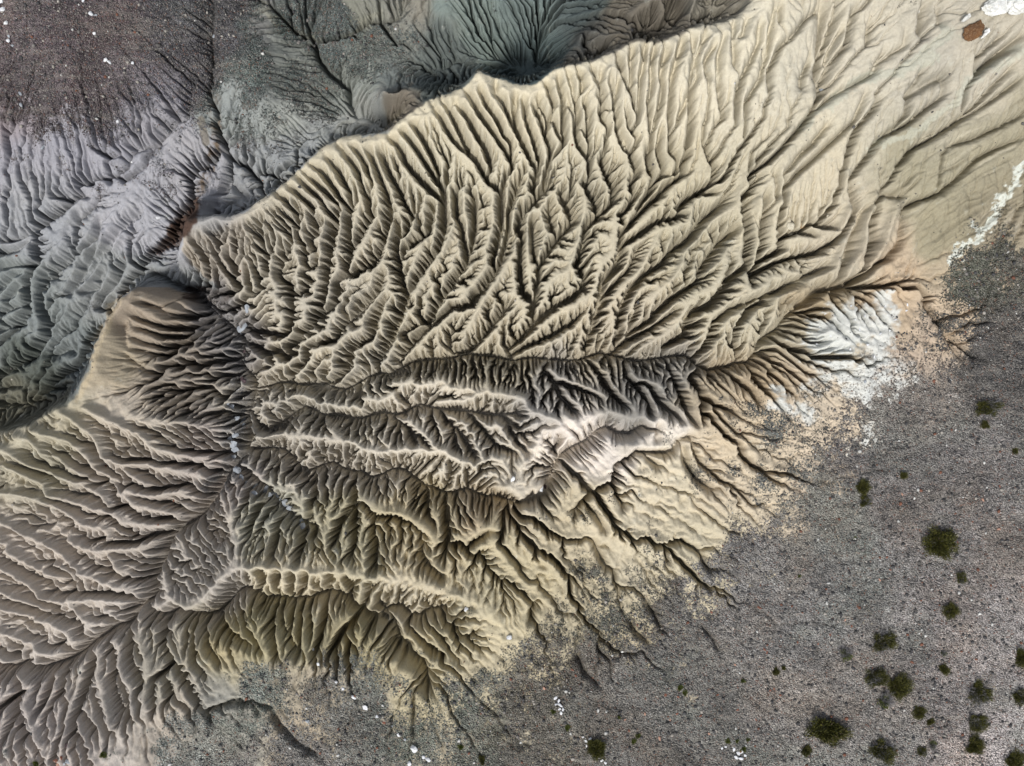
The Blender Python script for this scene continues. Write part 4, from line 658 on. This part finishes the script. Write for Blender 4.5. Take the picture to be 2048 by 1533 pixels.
# the two capstones at the upper right
def capstone(px, py, rx, ry, seed, name, label, m, h, rot):
    p = at(px, py); s = (CAMH-p.z)/FPX
    me = rock_mesh(seed, .8, 26, .09, 3); me.materials.append(m); o = obj(name, me)
    o.location = p+Vector((0, 0, h*.35)); o.scale = (rx*s, ry*s, h); o.rotation_euler = (0, 0, rot); tag(o, label, 'rock'); return o
cb = capstone(1945, 64, 26, 19, 33, 'caprock', 'rust brown caprock with white edges on the upper right spur', M_CAPB, .28, .75)
for k, (dx_, dy_, a, b_, rz) in enumerate(((-18, -20, 13, 6, .5), (27, 3, 6, 9, -.3), (16, 14, 9, 4, .7))):
    me = rock_mesh(40+k, .6, 14, .08); me.materials.append(M_CAPW); c = obj('white_crust', me)
    c.parent = cb; p = at(1945+dx_, 62+dy_); s = (CAMH-p.z)/FPX
    c.matrix_parent_inverse = Matrix.Identity(4)
    w_ = Matrix.Translation(Vector((p.x, p.y, cb.location.z+.12))) @ Matrix.Rotation(rz, 4, 'Z') @ Matrix.Diagonal((a*s, b_*s, .3, 1))
    loc = Matrix.LocRotScale(cb.location, cb.rotation_euler, cb.scale).inverted() @ w_
    c.matrix_local = loc
capstone(1990, 15, 30, 21, 52, 'white_caprock', 'left white block of the slab in the top right corner', M_CAPW, .45, .1)
capstone(2035, 12, 30, 20, 57, 'white_caprock', 'right white block of the slab in the top right corner', M_CAPW, .5, .25)
# ---------------------------------------------------------------- shrubs
def leaf_mat(name, c1, c2):
    m, nt, b = mat(name); b.inputs['Roughness'].default_value = .7; b.inputs['Specular IOR Level'].default_value = .25
    g = nt.nodes.new('ShaderNodeNewGeometry')
    a = nd(nt, 'ShaderNodeTexNoise', Scale=7., Detail=4.); nt.links.new(g.outputs['Position'], a.inputs['Vector'])
    col = mix(nt, (*c1, 1), (*c2, 1), ramp(nt, a.outputs['Fac'], .38, .62)); 
    col = mix(nt, col, (c2[0]*1.7, c2[1]*1.6, c2[2]*1.4, 1), ramp(nt, g.outputs['Random Per Island'], .55, 1, 0, .8))
    nt.links.new(col, b.inputs['Base Color']); return m
M_LEAF = leaf_mat('olive_foliage', (.035, .04, .012), (.085, .085, .02))
M_GREEN = leaf_mat('green_foliage', (.05, .07, .015), (.11, .13, .03))
M_TWIG = leaf_mat('grey_twigs', (.13, .13, .14), (.22, .22, .24))
M_STEM = leaf_mat('brown_stems', (.06, .045, .035), (.1, .08, .065))
def blades(n, seed, lo, hi, wid, core=.35, lump=5, up=.35, zs=.62):
    r = np.random.default_rng(seed)
    d = r.standard_normal((n, 3)); d[:, 2] = np.abs(d[:, 2]); d /= np.linalg.norm(d, axis=1, keepdims=True)
    ph = r.random((lump, 3))*2-1; ph[:, 2] = np.abs(ph[:, 2]); ph /= np.linalg.norm(ph, axis=1, keepdims=True); am = r.uniform(.5, 1.1, lump)
    near = (d @ ph.T); wgt = np.exp(11*(near-1)); rad = .32+.68*(wgt*am).max(1)+.06*r.standard_normal(n)
    t = r.uniform(core, 1, n)**.6
    base = d*(rad*t)[:, None]; base[:, 2] *= zs; base[:, 2] += .04
    dr = d+.55*r.standard_normal((n, 3)); dr[:, 2] += up; dr /= np.linalg.norm(dr, axis=1, keepdims=True)
    side = np.cross(dr, r.standard_normal((n, 3))); side /= np.linalg.norm(side, axis=1, keepdims=True)
    L = r.uniform(lo, hi, n)[:, None]; tip = base+dr*L; mid = base+dr*L*.55
    v = np.stack([base, mid+side*wid, tip, mid-side*wid], 1).reshape(-1, 3)
    me = bpy.data.meshes.new('blades'); me.from_pydata(v.tolist(), [], np.arange(4*n).reshape(-1, 4).tolist()); return me
def stems(n, seed, zs=.62):
    r = np.random.default_rng(seed); bm = bmesh.new()
    for k in range(n):
        d = r.standard_normal(3); d[2] = abs(d[2])+.3; d /= np.linalg.norm(d); L = r.uniform(.6, .9)
        p = [Vector((0, 0, -.12)), Vector(d*L*.4)*1., Vector(d*L)]; p[1].x += r.normal()*.06; p[1].y += r.normal()*.06
        for q in p: q.z *= zs if q.z > 0 else 1
        prev = None
        for q, w in zip(p, (.035, .022, .006)):
            ring = [bm.verts.new(q+Vector((math.cos(a)*w, math.sin(a)*w, 0))) for a in (0, 2.09, 4.19)]
            if prev:
                for a in range(3): bm.faces.new((prev[a], prev[(a+1) % 3], ring[(a+1) % 3], ring[a]))
            prev = ring
    me = bpy.data.meshes.new('stems'); bm.to_mesh(me); bm.free(); me.materials.append(M_STEM); return me
PROTO = []
for k in range(4):
    f = blades(5200, 100+k, .07, .16, .016, lump=9+3*k); g_ = f.copy(); f.materials.append(M_LEAF); g_.materials.append(M_GREEN)
    t = blades(1300, 200+k, .15, .34, .008, core=.2, lump=6, up=.1); t.materials.append(M_TWIG)
    PROTO.append((f, g_, t, stems(26, 300+k)))
SMALL = []
for k in range(2):
    f = blades(1100, 500+k, .12, .26, .035, lump=5); f.materials.append(M_GREEN); SMALL.append((f, stems(9, 600+k)))
def shrub(px, py, rp, label, twig=0, asp=1., tall=1., green=False, small=False, group='shrubs on the gravel plain'):
    p = at(px, py); r = rp/FPX*(CAMH-p.z)*1.02
    e = bpy.data.objects.new('shrub', None); COL.objects.link(e); e.empty_display_size = .2
    e.location = p; e.rotation_euler = (0, 0, R.uniform(0, 6.28) if asp == 1 else R.uniform(-.3, .3)); e.scale = (r*asp, r/asp, r*tall)
    tag(e, label, 'shrub', group)
    if small:
        f, s = SMALL[R.randrange(2)]; obj('foliage', f, None, e); obj('stems', s, None, e); return
    P = PROTO[R.randrange(4)]
    if twig < 2: obj('foliage', P[1] if green else P[0], None, e)
    obj('stems', P[3], None, e)
    if twig:
        t = obj('dry_twigs', P[2], None, e)
        if twig == 2: t2 = obj('foliage', SMALL[0][0], None, e); t2.scale = (.8, .8, .7)
S = [(1877,1086,42,'big round olive shrub standing alone, largest on the open gravel',0,1),(1901,1221,20,'neat round yellow green shrub below the largest round one',0,1),(1765,1285,31,'bushy shrub with grey twigs above the joined dark pair',1,1),(1690,1306,22,'thin greyish shrub left of the bushy twiggy one',2,1),(1886,1338,16,'small dark shrub standing right of the joined pair',0,1),(1886,1306,10,'sparse dry grey tuft just above a small dark shrub',2,1),
 (1752,1354,27,'left shrub of the joined dark pair',1,1.1),(1795,1372,30,'right shrub of the joined dark pair',0,1),(1770,1400,24,'dry grey shrub below the joined dark pair',2,1),(1954,1384,31,'tall shrub with blue grey twigs left of the right edge',1,1),(2043,1316,26,'dark olive shrub cut by the right edge, upper one',0,1),(2040,1392,20,'twiggy shrub cut by the right edge, lower one',1,1),(1838,1424,17,'small olive shrub below and right of the joined pair',0,1),(1860,1444,11,'little shrub touching the small olive one near the bottom',0,1),
 (1655,1458,48,'widest shrub, sprawling near the bottom of the gravel plain',0,1.15),(1612,1500,16,'small shrub at the lower left foot of the widest shrub',0,1),(1762,1503,34,'shrub with pale twigs by the bottom edge right of the widest',1,1),(1952,1445,24,'dark shrub under the tall twiggy one',1,1),(1948,1492,26,'olive shrub near the bottom below two stacked shrubs',0,1),(1864,1490,15,'faint dry shrub near the bottom, right of two',2,1),(1843,1503,12,'faint dry shrub near the bottom, left of two',1,1),(2026,1520,25,'round olive shrub in the bottom right corner',0,1),
 (1921,1157,14,'small shrub between the largest round one and the neat one',1,1),(1724,975,20,'upper half of the upright shrub at the edge of beige ground',0,1),(1730,1003,17,'lower half of the upright shrub at the edge of beige ground',1,1),(1975,815,30,'sprawling shrub with bluish twigs, highest on the right',1,1.15),(1970,850,12,'little olive tuft hanging below the highest sprawling shrub',0,1),(1806,951,10,'small olive tuft alone, right of the white wash',0,1),(2030,902,8,'small dark tuft near the right edge below the highest shrub',0,1),
 (1192,1495,27,'dark round shrub by the bottom edge beside white chips',0,1),(966,1520,15,'dark low shrub at the bottom edge right of the white blocks',0,1),(1551,1343,11,'mid sized green shrub in the middle of the lower gravel',0,1),(1567,1336,6,'tiny green tuft touching the mid sized green shrub',0,1)]
for x, y, r, lab, tw, asp in S: shrub(x, y, r, lab, tw, asp)
T = [(1107,1423,8,'little green tuft under the loose pile of white stones'),(1134,1456,9,'little green tuft right of and below the white stone pile'),(1266,1483,8,'left tuft of the small pair near the bottom centre'),(1277,1472,8,'right tuft of the small pair near the bottom centre'),(1359,1376,9,'green tuft, upper of two touching on the gravel'),(1369,1386,9,'green tuft, lower of two touching on the gravel'),(1455,1483,9,'round green tuft up and left of the bright white scatter'),(1474,1483,6,'small green tuft just above the bright white scatter'),(1487,1498,9,'green tuft on the right side of the bright white scatter'),(1485,1362,7,'curved green tuft alone on the lower gravel'),(1238,1434,5,'tiny yellow green tuft left of centre on the lower gravel'),(207,1508,11,'round green cushion on pale sand at the lower left'),(73,1527,10,'green cushion cut by the bottom edge left of the boulder cluster'),(922,1494,9,'dim green tuft above the dark low shrub at the bottom'),(1598,1153,5,'tiny green tuft high on the grey green gravel'),(1710,1077,5,'tiny dark tuft left of the largest round shrub'),(1497,1480,6,'tiny green tuft at the right of the bright white scatter top')]
for x, y, r, lab in T: shrub(x, y, r, lab, small=True, green=True, group='small green tufts')
shrub(157, 1525, 9, 'dark red dry bush in the bottom left boulder cluster', 2, group='shrubs at the lower left')
# ---------------------------------------------------------------- loose gravel, uncountable
def pebbles(n):
    r = np.random.default_rng(77)
    jj = r.integers(4, NY-4, n*6); ii = r.integers(4, NX-4, n*6)
    ok = (r.random(n*6) < gmask[jj, ii]*.8+.012) & (PX[jj, ii] > -40) & (PX[jj, ii] < 2090) & (PY[jj, ii] > -40) & (PY[jj, ii] < 1575)
    jj = jj[ok][:n]; ii = ii[ok][:n]; n = len(jj)
    phi = (1+5**.5)/2
    iv = np.array([(-1,phi,0),(1,phi,0),(-1,-phi,0),(1,-phi,0),(0,-1,phi),(0,1,phi),(0,-1,-phi),(0,1,-phi),(phi,0,-1),(phi,0,1),(-phi,0,-1),(-phi,0,1)])/1.9
    fc = np.array([(0,11,5),(0,5,1),(0,1,7),(0,7,10),(0,10,11),(1,5,9),(5,11,4),(11,10,2),(10,7,6),(7,1,8),(3,9,4),(3,4,2),(3,2,6),(3,6,8),(3,8,9),(4,9,5),(2,4,11),(6,2,10),(8,6,7),(9,8,1)])
    s = .014+.06*r.random(n)**9+.014*r.random(n)
    v = iv[None]*(1+.25*r.standard_normal((n, 12, 1)))*s[:, None, None]*np.array([1.2, 1, .7])
    a = r.random(n)*6.28; c, si = np.cos(a), np.sin(a)
    x = v[..., 0]*c[:, None]-v[..., 1]*si[:, None]; y = v[..., 0]*si[:, None]+v[..., 1]*c[:, None]
    px_ = -XE+ii*DX+r.uniform(-.02, .02, n); py_ = -YE+jj*DX+r.uniform(-.02, .02, n)
    V = np.stack([x+px_[:, None], y+py_[:, None], v[..., 2]+(Z[jj, ii]+s*.3)[:, None]], -1).reshape(-1, 3).astype(np.float32)
    F = (fc[None]+12*np.arange(n)[:, None, None]).reshape(-1, 3).astype(np.int32)
    me = bpy.data.meshes.new('loose_gravel'); me.vertices.add(len(V)); me.vertices.foreach_set('co', V.ravel()); me.loops.add(F.size); me.loops.foreach_set('vertex_index', F.ravel())
    me.polygons.add(len(F)); me.polygons.foreach_set('loop_start', np.arange(0, F.size, 3, dtype=np.int32)); me.update(calc_edges=True)
    base = np.array([(.05,.05,.052),(.09,.085,.08),(.16,.15,.14),(.3,.28,.25),(.16,.07,.045),(.5,.5,.48)])[r.choice(6, n, p=[.42, .25, .16, .1, .04, .03])]*r.uniform(.8, 1.2, (n, 1))
    at_ = me.attributes.new('tone', 'FLOAT_COLOR', 'POINT'); cc = np.repeat(np.concatenate([base, np.ones((n, 1))], 1), 12, 0).astype(np.float32); at_.data.foreach_set('color', cc.ravel())
    m, nt, b = mat('pebble_stone'); b.inputs['Roughness'].default_value = .9
    nt.links.new(nd(nt, 'ShaderNodeAttribute', attribute_name='tone').outputs['Color'], b.inputs['Base Color'])
    o = obj('loose_gravel', me, m); o['kind'] = 'stuff'; o['label'] = 'loose dark gravel strewn over the plains'
pebbles(26000)
print('objects', len(bpy.data.objects))
